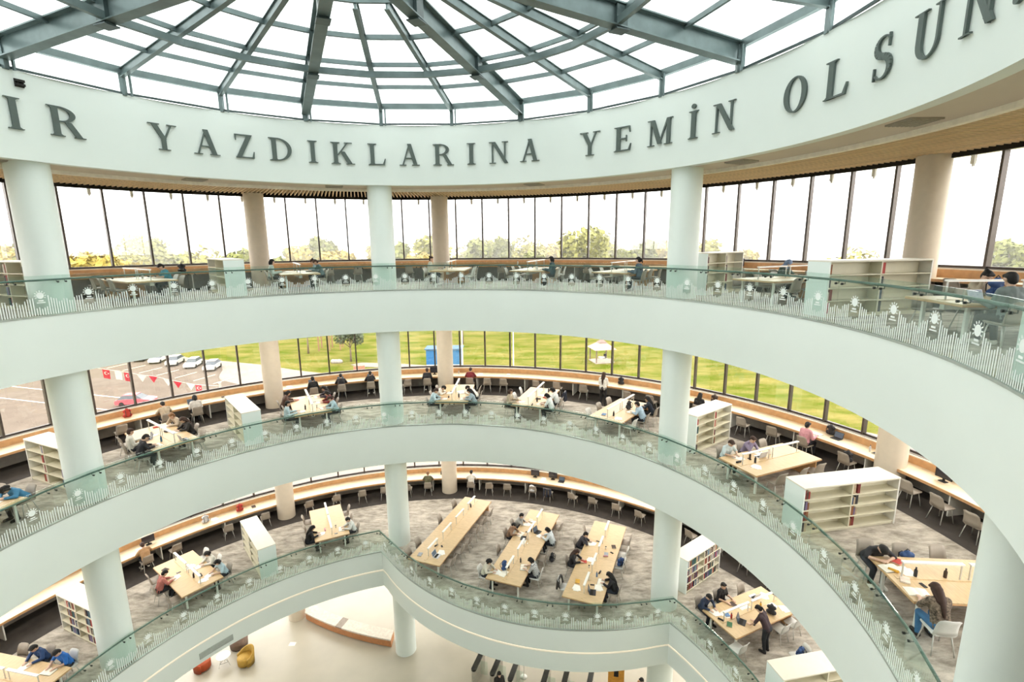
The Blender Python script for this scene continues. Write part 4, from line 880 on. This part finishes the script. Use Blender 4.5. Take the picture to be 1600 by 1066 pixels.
def bookcase(fl, a, r0, r1, fill, desc, side, H=1.4, bays=2):
    global NB
    z = FZ[fl]; L = r1 - r0; rcen = (r0 + r1) / 2; W = .70; rows = 4
    o = empty('bookcase', P(rcen, a, z), -R_(a), label='%s low double-sided bookcase %s of the %s' % ('cream white', desc, GAL[fl]), cat='bookcase', group='low bookcases between the tables')
    def part(n, *b, mat=CREAM): m = MB(); m.box(*b); return m.obj(n, mat, o)
    part('top_panel', -W/2 - .01, W/2 + .01, -L/2, L/2, H - .04, H, mat=pm('cream_top', (.78, .745, .64), .4, var=.02)); part('plinth', -W/2 + .03, W/2 - .03, -L/2 + .02, L/2 - .02, 0, .08)
    for s in (-1, 1): part('end_panel', -W/2, W/2, s * L/2 - (.04 if s > 0 else 0), s * L/2 + (.04 if s < 0 else 0), 0, H - .04, mat=MINT if s < 0 else WHITE)
    part('back_board', -.012, .012, -L/2 + .04, L/2 - .04, .08, H - .04)
    for b in range(1, bays): y = -L/2 + b * L / bays; part('upright', -W/2, W/2, y - .018, y + .018, .08, H - .04)
    rh = (H - .12) / rows
    for r in range(rows): part('shelf', -W/2, W/2, -L/2 + .04, L/2 - .04, .08 + r * rh - .012, .08 + r * rh + .012)
    rs = random.Random(int(a * 10) + fl); M = Matrix.Translation(P(rcen, a, z)) @ Matrix.Rotation(-R_(a), 4, 'Z'); sg = -1 if side == 'L' else 1
    for r in range(rows):
        nb_ = -1
        for b in range(bays):
            y = -L/2 + b * L/bays + .05; y1 = -L/2 + (b + 1) * L/bays - .06; yend = y + (y1 - y) * fill * rs.uniform(.75, 1.1) if fill < 1 else y1
            while y < min(yend, y1):
                nb_ += 1; k = rs.choice((0, 1, 1, 2)); w = (.048, .064, .082)[k]; c = rs.choice(BCOL)
                if rs.random() < .08: y += .05
                Mb = M @ Matrix.Translation((sg * (W/2 - .03), y + w/2, .08 + r * rh + .012)) @ Matrix.Rotation(R_(-90 * sg), 4, 'Z')
                bo = link('book', book_me(c, k)); bo.matrix_basis = Mb
                tag(bo, '%s book, %s from railing end, %s shelf, %s bookcase %s' % (BNAME[c].replace(' ', '-'), ORD[nb_], ('bottom', 'third', 'second', 'top')[r], GAL[fl], desc.replace('the second and', 'second and')), 'book', 'books in the bookcases'); NB += 1
                y += w + .006
for fl in (1, 2, 3):
    full = {1: .9, 2: .1, 3: .09}[fl]
    bookcase(fl, -66.3, 12.3, 14.6, {1: .62, 2: .2, 3: .2}[fl], 'behind the left column', 'L', H=1.5)
    bookcase(fl, -40.5, 11.15, 14.15, {1: .12, 2: .08, 3: .05}[fl], 'between the second and third tables', 'L')
    bookcase(fl, 53.2, 12.3, 14.7, full, 'right of the centre-right column', 'R', H=1.5)
    bookcase(fl, 79.3, 11.1, 14.15, {1: 0.0, 2: .11, 3: .06}[fl], 'at the far right', 'R')
print('books', NB)
#PART4
# ------------------------------------------------------------------ entrance hall
def arc_pts(c, r, a0, a1, n=16): return [(c[0] + r * math.cos(R_(a0 + (a1 - a0) * i / n)), c[1] + r * math.sin(R_(a0 + (a1 - a0) * i / n))) for i in range(n + 1)]
# curved bench: centre of curvature lies on the camera's far side
def strip(outer, inner, z0, z1, name, mat, parent):
    m = MB(); n = len(outer)
    for i in range(n - 1): m.prism([outer[i], outer[i + 1], inner[i + 1], inner[i]], z0, z1)
    bm = m.obj(name, mat, parent); return bm
def bez(p0, p1, p2, n=14): return [((1-t)**2*p0[0]+2*t*(1-t)*p1[0]+t*t*p2[0], (1-t)**2*p0[1]+2*t*(1-t)*p1[1]+t*t*p2[1]) for t in [i / n for i in range(n + 1)]]
fr = bez((-8.08, 13.08), (-5.9, 11.75), (-3.0, 11.1)); bk = bez((-7.9, 13.62), (-5.65, 12.35), (-3.0, 11.7))
ben = empty('curved_bench', (0, 0, 0), label='long curved bench with orange front and pale grey seat in the entrance hall', cat='bench')
strip(fr, bk, .04, .42, 'bench_front', pm('orange_bench', (.56, .24, .10), .5, var=.08), ben)
fo = [(x - .02, y - .05) for x, y in fr]; k = len(fo) // 2
strip(fo[:k], bk[:k], .42, .50, 'seat_cushion', hexm('d8cdc0'), ben); strip(fo[k:], bk[k:], .42, .50, 'seat_cushion', hexm('d8cdc0'), ben)
strip([fo[k - 1], fo[k]], [bk[k - 1], bk[k]], .42, .49, 'seat_joint', hexm('9a8e82'), ben)
def tub_chair(x, y, rz, hexc, label):
    o = empty('tub_chair', (x, y, 0), rz, label=label, cat='armchair', group='tub armchairs in the entrance hall'); n = 20
    m = MB(); vs = []; fs = []
    for i in range(n + 1):
        t = -200 + 220 * i / n - 0; a = R_(t); h = .46 + .30 * (math.sin(math.pi * i / n)) ** 1.6
        for r, z in ((.40, .05), (.43, h), (.36, h + .015), (.32, .30)): vs.append(V((r * math.cos(a), r * math.sin(a), z)))
    for i in range(n):
        for j in range(3): fs.append((i*4+j, (i+1)*4+j, (i+1)*4+j+1, i*4+j+1))
        fs.append((i*4+3, (i+1)*4+3, (i+1)*4, i*4))
    fs += [(0, 1, 2, 3), tuple(n*4 + q for q in (3, 2, 1, 0))]
    m.add(vs, fs); m.obj('shell', hexm(hexc), o, True)
    s = MB(); s.lathe([(.30, .06), (.34, .10), (.345, .40), (.30, .44)], 24); s.obj('seat_cushion', hexm(hexc), o, True)
    for i in range(4): a = R_(45 + 90 * i); l = MB(); l.tube([(.24 * math.cos(a), .24 * math.sin(a), 0), (.24 * math.cos(a), .24 * math.sin(a), .08)], .02, 8); l.obj('foot', CHLEG, o)
tub_chair(-9.85, 10.2, R_(150), 'b8923c', 'mustard yellow tub armchair beside the round table')
tub_chair(-11.75, 9.95, R_(-90), 'a8481f', 'rust orange tub armchair left of the round table')
tub_chair(-10.75, 11.3, R_(20), '8a7468', 'taupe brown tub armchair behind the round table')
o = empty('round_table', (-10.85, 10.15, 0), label='small round white side table on thin dark legs in the entrance hall', cat='table')
m = MB(); m.lathe([(.30, .50), (.315, .51), (.315, .525), (.30, .53)], 30); m.obj('tabletop', WHITE, o, True)
for i in range(3): a = R_(120 * i); l = MB(); l.tube([(.10 * math.cos(a), .10 * math.sin(a), .5), (.27 * math.cos(a), .27 * math.sin(a), 0)], .012, 7); l.obj('leg', CHLEG, o)
m = MB(); m.tube([(.21 * math.cos(R_(120 * i)), .21 * math.sin(R_(120 * i)), .18) for i in range(3)], .01, 6, closed=True); m.obj('brace', CLIPM, o)
m = MB(); m.prism(rrect(.32, .24, .02, 2), 0, .006); m.prism(rrect(.22, .15, .02, 2), .006, .009); tag(m.obj('floor_socket', WHITE, loc=(-8.1, 11.4, 0)), 'small white socket plate set in the entrance hall floor', 'socket')
for i, (x, y) in enumerate(((1.5, 9.3), (2.35, 9.05), (3.15, 8.75), (4.55, 8.4), (5.4, 8.2), (6.45, 8.0))):
    o = empty('speed_gate', (x, y, 0), R_(-18), label='grey entrance gate cabinet with black top, %s from the left in the hall' % ORD[i], cat='gate', group='entrance gates in the hall')
    b = MB(); b.prism(rrect(.22, 1.3, .10, 4), 0, .92); b.obj('cabinet', hexm('b9b2a4', .4), o); t = MB(); t.prism(rrect(.23, 1.32, .105, 4), .92, 1.0); t.obj('top_cover', pm('gloss_black', (.02, .02, .02), .2), o)
    w = MB(); w.box(.11, .45, -.012, .012, .25, .95); w.obj('glass_wing', RGLASS, o)
o = empty('stanchion', (3.6, 9.3, 0), label='thin white post with round base between the entrance gates', cat='post'); m = MB(); m.lathe([(.16, 0), (.16, .02), (.03, .04)], 20); m.obj('base', WHITE, o, True); m = MB(); m.lathe([(.02, .03), (.02, 1.2), (.05, 1.22), (.05, 1.3), (.01, 1.34)], 12); m.obj('pole', WHITE, o, True)
person(2.5, 7.9, 0, R_(200), 'stand', 'person in black top with long dark hair walking through the entrance gates', top='22201f', bottom='d8d4cc', hair='long', hc='d', group='people in the entrance hall')
person(8.6, 7.5, 0, R_(120), 'stand', 'person in tan top with dark hair at the right of the entrance hall', top='b0805a', bottom='6b4a3a', hair='short', hc='d', sleeve='short', group='people in the entrance hall')
o = empty('info_board', (7.7, 8.4, 0), R_(-10), label='orange yellow upright information board behind the entrance gates', cat='board'); m = MB(); m.box(-.35, .35, -.04, .04, .1, 1.7); m.obj('panel', hexm('d99a3c'), o); m = MB(); m.box(-.1, .1, -.045, -.04, .9, 1.5); m.obj('dark_field', DARK, o); m = MB(); m.prism(rrect(.7, .4, .05, 3), 0, .1); m.obj('foot', DARK, o)
m = MB(); a0 = -56.5
for k in range(5): m.ring(RI - .03, RI - .005, 4.42 + k * .045, 4.445 + k * .045, a0, a0 + 6.5, 8)
m.ring(RI - .02, RI - .003, 4.40, 4.65, a0 - .1, a0 + 6.6, 8)
tag(m.obj('wall_vent', pm('vent_grey', (.45, .48, .45), .5)), 'long grey slot vent in the lowest fascia above the armchairs', 'vent')

# ------------------------------------------------------------------ outdoors
m = MB(); m.ring(0, 900, -.6, -.30, n=72); struct('ground_lawn', m, GRASS, 'wide yellow green lawn around the building')
m = MB(); m.ring(17.2, 57, -.30, -.24, -130, 130, n=90); struct('ground_paving', m, PAVE, 'pale paving around the building')
m = MB(); m.prism([(-150, 115), (-75, 88.5), (-60.6, 81.6), (-54.4, 78.1), (-47.3, 75.8), (-40, 73.1), (-35.3, 70.6), (-31.6, 68.7), (-25.2, 66), (-22, 62), (-20, 50), (-60, 20), (-160, 20)], -.29, -.22); struct('ground_paving', m, PAVE, 'pale pavement between the car park and the lawn')
m = MB(); m.prism([(-46.4, 72.4), (-44.6, 69.5), (-43.5, 66.7), (-42.5, 64.8), (-41.3, 63.2), (-37.6, 60.9), (-31, 55), (-27, 40), (-40, 14), (-90, 20), (-80, 64), (-64, 80.5)], -.22, -.18); struct('ground_road', m, ASPH, 'brown grey asphalt of the car park')
m = MB(); m.prism([(-24.3, 72.4), (-22.9, 73.8), (-16, 72.7), (-10, 71), (-10, 69), (-18.6, 70.4), (-22.5, 71)], -.3, -.2); struct('ground_path', m, PAVE, 'white curved path in the lawn')
m = MB()
for i in range(9):
    x = -64 + i * 4.35 * .92; y = 75.0 - i * 1.72
    m.beam((x, y, -.175), (x - 1.2, y - 3.6, -.175), .14, .012)
struct('ground_marking', m, hexm('e9dcb0'), 'pale yellow parking bay lines')
m = MB(); m.beam((-75, 62, -.175), (-38, 51, -.175), .16, .012); m.beam((-70, 56, -.175), (-36, 46, -.175), .16, .012); struct('ground_marking', m, hexm('e6ded2'), 'white road lines of the car park')
def car_meshes():
    b = MB(); prof = [(-2.1, .32), (-2.15, .62), (-2.05, .85), (-1.2, .95), (1.0, .93), (1.9, .80), (2.12, .60), (2.1, .32)]
    n = len(prof); vs = []
    for y, s in ((-.86, .96), (-.80, 1.0), (.80, 1.0), (.86, .96)): vs += [V((x * s, y, z)) for x, z in prof]
    b.add(vs, [tuple(range(n)), tuple(range(4*n-1, 3*n-1, -1))] + [(k*n+i, (k+1)*n+i, (k+1)*n+(i+1) % n, k*n+(i+1) % n) for k in range(3) for i in range(n)])
    c = MB(); lo = [(-1.85, -.76), (1.15, -.76), (1.15, .76), (-1.85, .76)]; hi = [(-1.2, -.60), (.35, -.60), (.35, .60), (-1.2, .60)]
    c.add([V((x, y, .90)) for x, y in lo] + [V((x, y, 1.42)) for x, y in hi], [(3, 2, 1, 0), (4, 5, 6, 7)] + [(i, (i+1) % 4, 4+(i+1) % 4, 4+i) for i in range(4)])
    r = MB(); r.prism([(-1.25, -.61), (.40, -.61), (.40, .61), (-1.25, .61)], 1.41, 1.46)
    w = MB(); w.lathe([(.20, -.1), (.31, -.1), (.33, -.05), (.33, .05), (.31, .1), (.20, .1)], 16, M=Matrix.Rotation(R_(90), 4, 'X')); l = MB(); l.box(2.0, 2.12, -.78, -.5, .6, .74); l.box(2.0, 2.12, .5, .78, .6, .74)
    return b, c, r, w, l
cb_, cc_, cr_, cw_, cl_ = car_meshes(); GLD = pm('car_glass', (.05, .06, .07), .08)
bme, cme2, rme, wme, lme = cb_.mesh('body', WHITE, True), cc_.mesh('windows', GLD), cr_.mesh('roof', WHITE), cw_.mesh('wheel', DARK, True), cl_.mesh('headlights', hexm('f0ecd8', .2))
smooth_by_angle(bme, 35)
def car(x, y, rz, hexc, label):
    o = empty('car', (x, y, -.18), rz, label=label, cat='car', group='cars in the car park')
    q = link('body', bme, o); omat(q, hexm(hexc, .25, .02)); link('windows', cme2, o); q = link('roof', rme, o); omat(q, hexm(hexc, .25, .02)); link('headlights', lme, o)
    for sx in (-1.3, 1.32):
        for sy in (-.78, .78): link('wheel', wme, o, (sx, sy, .33))
rz0 = R_(-78)
for i, (x, y, c, nm) in enumerate(((-63.5, 77.6, '4a505c', 'dark grey blue'), (-59.5, 75.9, 'b4b2ae', 'white'), (-55.3, 74.0, 'aaa8a2', 'off-white'), (-51.0, 72.2, 'bebdb8', 'bright white'), (-46.6, 70.2, 'b0aba4', 'pearl white'))): car(x, y, rz0, c, '%s car parked in the bay row outside, %s from the left' % (nm, ORD[i]))
car(-45.5, 51.5, R_(10), 'c8545a', 'pinkish red car below the bunting near the building')
# bunting
bun = empty('bunting', (0, 0, 0), label='string of red and white flags hanging outside the left windows', cat='bunting')
pa = [P(19.3, -58, 15.2), P(19, -53.1, 14.45), P(19, -51.8, 14.3), P(19, -50.8, 14.15), P(19, -49.2, 13.92), P(19, -47.9, 13.78), P(19, -46.2, 13.5), P(19, -45, 13.3), P(19, -43.4, 13.08), P(19, -42.4, 12.95), P(19, -39.5, 12.7)]
m = MB(); m.tube(pa, .012, 6); m.obj('cord', hexm('e8e4dc'), bun)
RED = hexm('d8384a', .8, .03); WHT = hexm('f4f0ea', .8, .03)
for i, kind in enumerate(('Fr', 'Pw', 'Fr', 'Tw', 'Tr', 'Tw', 'Tr', 'Tw', 'Fr')):
    c = pa[i + 1]; d = (pa[i + 2] - pa[i]).normalized(); dn = V((0, 0, -1)); ou = P(1, math.degrees(math.atan2(c.x, c.y)))
    m = MB(); w, h = (.14, .42) if kind[0] in 'FP' else (.20, .34)
    pts = [(-w, 0), (w, 0), (w * .9, -h), (-w * .9, -h)] if kind[0] in 'FP' else [(-w, 0), (w, 0), (0, -h)]
    vs = [c + d * x + V((0, 0, z)) + ou * e for e in (-.004, .004) for x, z in pts]; n = len(pts)
    m.add(vs, [tuple(range(n)), tuple(range(2*n-1, n-1, -1))] + [(j, (j+1) % n, n+(j+1) % n, n+j) for j in range(n)])
    f = m.obj('flag', RED if kind[1] == 'r' else WHT, bun)
    if kind == 'Fr':   # white crescent and star, printed on the red flags
        m = MB(); cx, cz = -.01, -.17; oc = arc(cx, cz, .072, .072, 40, 320, 14); ic = arc(cx + .02, cz, .056, .056, 52, 308, 14)
        for e in (-.006, .006):
            for pl in band(oc, ic) + [[(cx + .085 + .03 * math.cos(R_(q)), cz + .03 * math.sin(R_(q))) for q in (0, 72, 144, 216, 288)]]:
                m.add([c + d * x + V((0, 0, z)) + ou * e for x, z in pl], [tuple(range(len(pl)))])
        m.obj('crescent', WHT, f)
for i, p in enumerate((pa[0], pa[-1])):
    m = MB(); m.lathe([(.10, -.25), (.07, 4), (.05, p.z + .1), (.08, p.z + .2)], 10, (p.x, p.y, 0)); tag(m.obj('mast', hexm('cfcac0', .4), None, True), 'slim pale mast holding the %s end of the bunting' % ('left' if i == 0 else 'right'), 'pole')
for i, (x, y) in enumerate(((-4.6, 66.0), (3.4, 66.0))):
    m = MB(); m.lathe([(.12, -.3), (.10, 3), (.06, 12), (.09, 12.2)], 10, (x, y, 0)); tag(m.obj('flagpole', WHITE, None, True), 'tall thin white flagpole on the lawn, %s one' % ('left' if i == 0 else 'right'), 'pole', 'flagpoles')
# gazebo
g = empty('gazebo', (18.6, 73.4, -.3), R_(12), label='small white garden gazebo with two-tier pink beige roof on the lawn', cat='gazebo')
for sx in (-1.5, 1.5):
    for sy in (-1.5, 1.5): m = MB(); m.box(sx - .08, sx + .08, sy - .08, sy + .08, 0, 2.4); m.obj('post', hexm('6b5a50'), g)
def pyr(m, a, z0, b, z1): m.add([V((x * a, y * a, z0)) for x, y in ((-1, -1), (1, -1), (1, 1), (-1, 1))] + [V((x * b, y * b, z1)) for x, y in ((-1, -1), (1, -1), (1, 1), (-1, 1))], [(3, 2, 1, 0), (4, 5, 6, 7)] + [(i, (i+1) % 4, 4+(i+1) % 4, 4+i) for i in range(4)])
m = MB(); pyr(m, 1.95, 2.35, .6, 3.35); m.obj('lower_roof', hexm('9a7f74'), g); m = MB(); pyr(m, .7, 3.4, .12, 3.85); m.obj('upper_roof', hexm('75625a'), g); m = MB(); pyr(m, .5, 3.2, .5, 3.42); m.obj('roof_neck', hexm('8a766c'), g)
m = MB(); m.box(-1.5, 1.5, -.04, .04, .15, .75, M=Matrix.Translation((0, -1.5, 0))); m.obj('fence_panel', hexm('a5988e'), g); m = MB(); m.prism(rrect(3.4, 3.4, .1, 2), 0, .12); m.obj('floor_slab', hexm('9a9086'), g)
m = MB(); m.lathe([(.55, .70), (.6, .74), (.55, .78)], 20); m.lathe([(.08, .12), (.08, .7)], 10); m.obj('table', hexm('e9e2da'), g)
person(19.3, 73.9, -.18, R_(150), 'up', 'person in dark top sitting inside the gazebo', top='2a2c33', hc='d', group='people on the lawn')
# kiosk
kx = empty('kiosk', (-8.0, 70.6, -.3), label='blue and white garden kiosk behind the third beige column', cat='kiosk')
m = MB(); m.box(-2.9, 2.9, -1.2, 1.2, 0, 3.2); m.obj('walls', hexm('b4babc'), kx); m = MB(); m.box(-2.9, -.3, -1.24, -1.2, .7, 3.1); m.obj('blue_panel', hexm('245f90'), kx); m = MB(); m.box(.9, 2.9, -1.24, -1.2, .7, 3.1); m.obj('blue_panel', hexm('2a6690'), kx); m = MB(); m.box(-3.1, 3.1, -1.5, 1.5, 3.2, 3.35); m.obj('roof', hexm('3a5a78'), kx)
# small garden things
m = MB(); [capsule(m, V((i * .5, 0, .35)), .42, V((i * .5 + .3, .1, .3)), .34, 10) for i in range(3)]; tag(m.obj('boulder', hexm('98928a'), None, True, loc=(-27.9, 74.0, -.35)), 'pale rounded boulder on the lawn left of the dark tree', 'rock')
pl = empty('planter', (-21.6, 68.2, -.3), R_(20), label='low red brown garden planter beside the white path', cat='planter')
for i in range(4): m = MB(); m.box(-.9 + i * .45, -.5 + i * .45, -.15, .15, 0, .9); m.obj('slat', hexm('9a6a58'), pl)
pg = empty('pergola', (-32.5, 86, -.3), R_(10), label='brown wooden pergola frame on the far lawn', cat='pergola')
for i, (x, y) in enumerate(((-2, -1.5), (2, -1.5), (-2, 1.5), (2, 1.5), (0, -1.5), (0, 1.5))): m = MB(); m.box(x - .12, x + .12, y - .12, y + .12, 0, 3.2); m.obj('post', hexm('8a6a4e'), pg)
for y in (-1.5, 1.5): m = MB(); m.box(-2.4, 2.4, y - .1, y + .1, 3.2, 3.45); m.obj('beam', hexm('8a6a4e'), pg)
# trees
def leaf_mat(n, h): return hexm(h, .9, .22)
def tree_meshes(seed, H, Rr, hexc, nleaf=1700, lsz=.72, sparse=False):
    rs = random.Random(seed); t = MB(); tr = H * .42
    t.tube([(0, 0, -.3), (.05, 0, tr * .6), (rs.uniform(-.2, .2), .1, H * .75)], [H * .028, H * .02, H * .006], 8)
    for i in range(6):
        a = rs.uniform(0, 6.28); z0 = tr * rs.uniform(.8, 1.3); t.tube([(0.03, 0, z0), (math.cos(a) * Rr * .35, math.sin(a) * Rr * .35, z0 + H * .14), (math.cos(a) * Rr * .7, math.sin(a) * Rr * .7, z0 + H * .3)], [H * .011, H * .007, H * .002], 6)
    f = MB(); lobes = [(V((0, 0, H * .72)), Rr * .75)] + [(V((math.cos(a) * Rr * .5, math.sin(a) * Rr * .5, H * rs.uniform(.5, .85))), Rr * rs.uniform(.38, .55)) for a in [rs.uniform(0, 6.28) for _ in range(8)]]
    for i in range(nleaf):
        c, r = lobes[rs.randrange(len(lobes))]; d = V((rs.gauss(0, 1), rs.gauss(0, 1), rs.gauss(0, .8))).normalized(); p = c + d * r * rs.uniform(.55, 1.05)
        p.z = min(p.z, H); u = V((rs.gauss(0, 1), rs.gauss(0, 1), rs.gauss(0, .6))).normalized(); w = u.cross(d)
        w = w.normalized() if w.length > .1 else V((1, 0, 0)); s = lsz * rs.uniform(.6, 1.3)
        f.add([p - u * s, p + w * s * .6, p + u * s, p - w * s * .6], [(0, 1, 2, 3)])
    return t.mesh('trunk', hexm('6b5a4a'), True), f.mesh('foliage', leaf_mat(0, hexc), fix=False)
TM = [tree_meshes(1, 15, 6, '8f8a45'), tree_meshes(2, 18, 6.5, '858440'), tree_meshes(3, 14, 5, 'a08f42'), tree_meshes(4, 17, 4, '72763a'), tree_meshes(5, 13, 6.5, 'a8974a')]
def tree(tm, x, y, s, label, group, rz=0):
    o = empty('tree', (x, y, -.3), rz, label=label, cat='tree', group=group); o.scale = (s, s, s); q = link('trunk', tm[0], o); q = link('foliage', tm[1], o); q['kind'] = 'stuff'
near = tree_meshes(9, 7.2, 2.9, '56604a', 2600, .2)
tree(near, -25.2, 75.2, 1.0, 'dark grey green tree with slim trunk on the lawn outside the middle gallery', 'trees near the building')
tree(tree_meshes(10, 7.5, 1.9, '5f6636', 260, .22), -35.4, 82, 1.0, 'small sparse tree on the lawn left of the dark tree', 'trees near the building')
tree(tree_meshes(12, 8, 2.2, '6a6840', 320, .22), -6.9, 90, 1.0, 'slender half bare tree behind the kiosk', 'trees near the building')
tree(tree_meshes(13, 9, 3.0, '626a2c', 800, .26), 40.5, 70, 1.0, 'leafy tree on the lawn right of the gazebo', 'trees near the building')
rt_ = random.Random(21); skyl = []
for i in range(66):
    a = -62 + i * 1.82 + rt_.uniform(-.8, .8); dist = rt_.uniform(135, 240)
    if a > 22 and rt_.random() < (.5 if a < 33 else .85): continue
    skyl.append((a, dist))
for i, (a, dist) in enumerate(skyl):
    k = rt_.randrange(5); s = (1.12 + .38 * rt_.random()) * (dist / 185) ** .35
    tree(TM[k], 3.2 + dist * math.sin(R_(a)), -10.6 + dist * math.cos(R_(a)), s, 'yellow green tree in the distant tree line, %s from the left' % ORD[i], 'distant tree line', rt_.uniform(0, 6))
# far buildings
def building(x, y, w, d, h, rz, hexc, label, floors, cols, gap=.5):
    o = empty('far_building', (x, y, -.3), rz, label=label, cat='building', group='far buildings on the skyline')
    m = MB(); m.box(-w/2, w/2, -d/2, d/2, 0, h); m.obj('walls', hexm(hexc), o); m = MB(); m.box(-w/2 - .4, w/2 + .4, -d/2 - .4, d/2 + .4, h, h + .6); m.obj('roof', hexm('e4ded4'), o)
    fh = h / floors; cw = w / cols; wm = MB(); wm.box(-cw * .35, cw * .35, -.15, .02, 0, fh * gap); wme_ = wm.mesh('window', hexm('a7aeb4', .3))
    for f in range(floors):
        for c in range(cols): link('window', wme_, o, (-w/2 + (c + .5) * cw, -d/2, f * fh + fh * .3))
def fb(px_a, dist): return 3.2 + dist * math.sin(R_(px_a)), -10.6 + dist * math.cos(R_(px_a))
x, y = fb(-40.5, 420); building(x, y, 30, 14, 34, R_(40), 'e2ddd6', 'pale slab block with window bands on the far left skyline', 9, 3)
x, y = fb(-49, 400); building(x, y, 40, 16, 26, R_(48), 'dcd8d2', 'wide pale block at the left edge of the skyline', 6, 5)
x, y = fb(-31, 520); building(x, y, 16, 12, 30, R_(30), 'e4dcd0', 'slim pale tower left on the skyline', 8, 2)
x, y = fb(21, 560); building(x, y, 150, 20, 15, R_(-20), 'e0dcd8', 'long low pale hall on the centre right skyline', 2, 12)
x, y = fb(33, 520); building(x, y, 60, 20, 17, R_(-32), 'dcd6d0', 'low pale hall right of the centre skyline', 2, 6)
x, y = fb(43, 380); building(x, y, 90, 24, 18, R_(-42), 'd6d2ce', 'long pale industrial hall with bands at the right skyline', 4, 8, .4)
x, y = fb(47.5, 330); building(x, y, 50, 20, 16, R_(-47), 'd2cccc', 'pale block at the right edge of the skyline', 4, 5)
for i, a in enumerate((41.2, 42.0)):
    x, y = fb(a, 520); m = MB(); m.lathe([(2.0, 0), (1.5, 36), (1.7, 37)], 14, (x, y, 0)); tag(m.obj('chimney', hexm('dcd4ce'), None, True), 'tall pale factory chimney on the right skyline, %s one' % ('left' if i == 0 else 'right'), 'chimney', 'factory chimneys')

# thin hazy air over the far lawn, tree line and skyline
hz = bpy.data.materials.new('thin_haze'); hz.use_nodes = True; nt = hz.node_tree; nt.nodes.clear()
ho = nt.nodes.new('ShaderNodeOutputMaterial'); hv = nt.nodes.new('ShaderNodeVolumeScatter'); hv.inputs['Color'].default_value = (1, .97, .9, 1); hv.inputs['Density'].default_value = .0024
nt.links.new(hv.outputs[0], ho.inputs['Volume'])
m = MB(); m.box(-760, 760, 96, 760, -.25, 60); o = m.obj('hazy_air', hz); tag(o, 'thin pale haze over the distant tree line and skyline', 'haze', None, 'stuff')
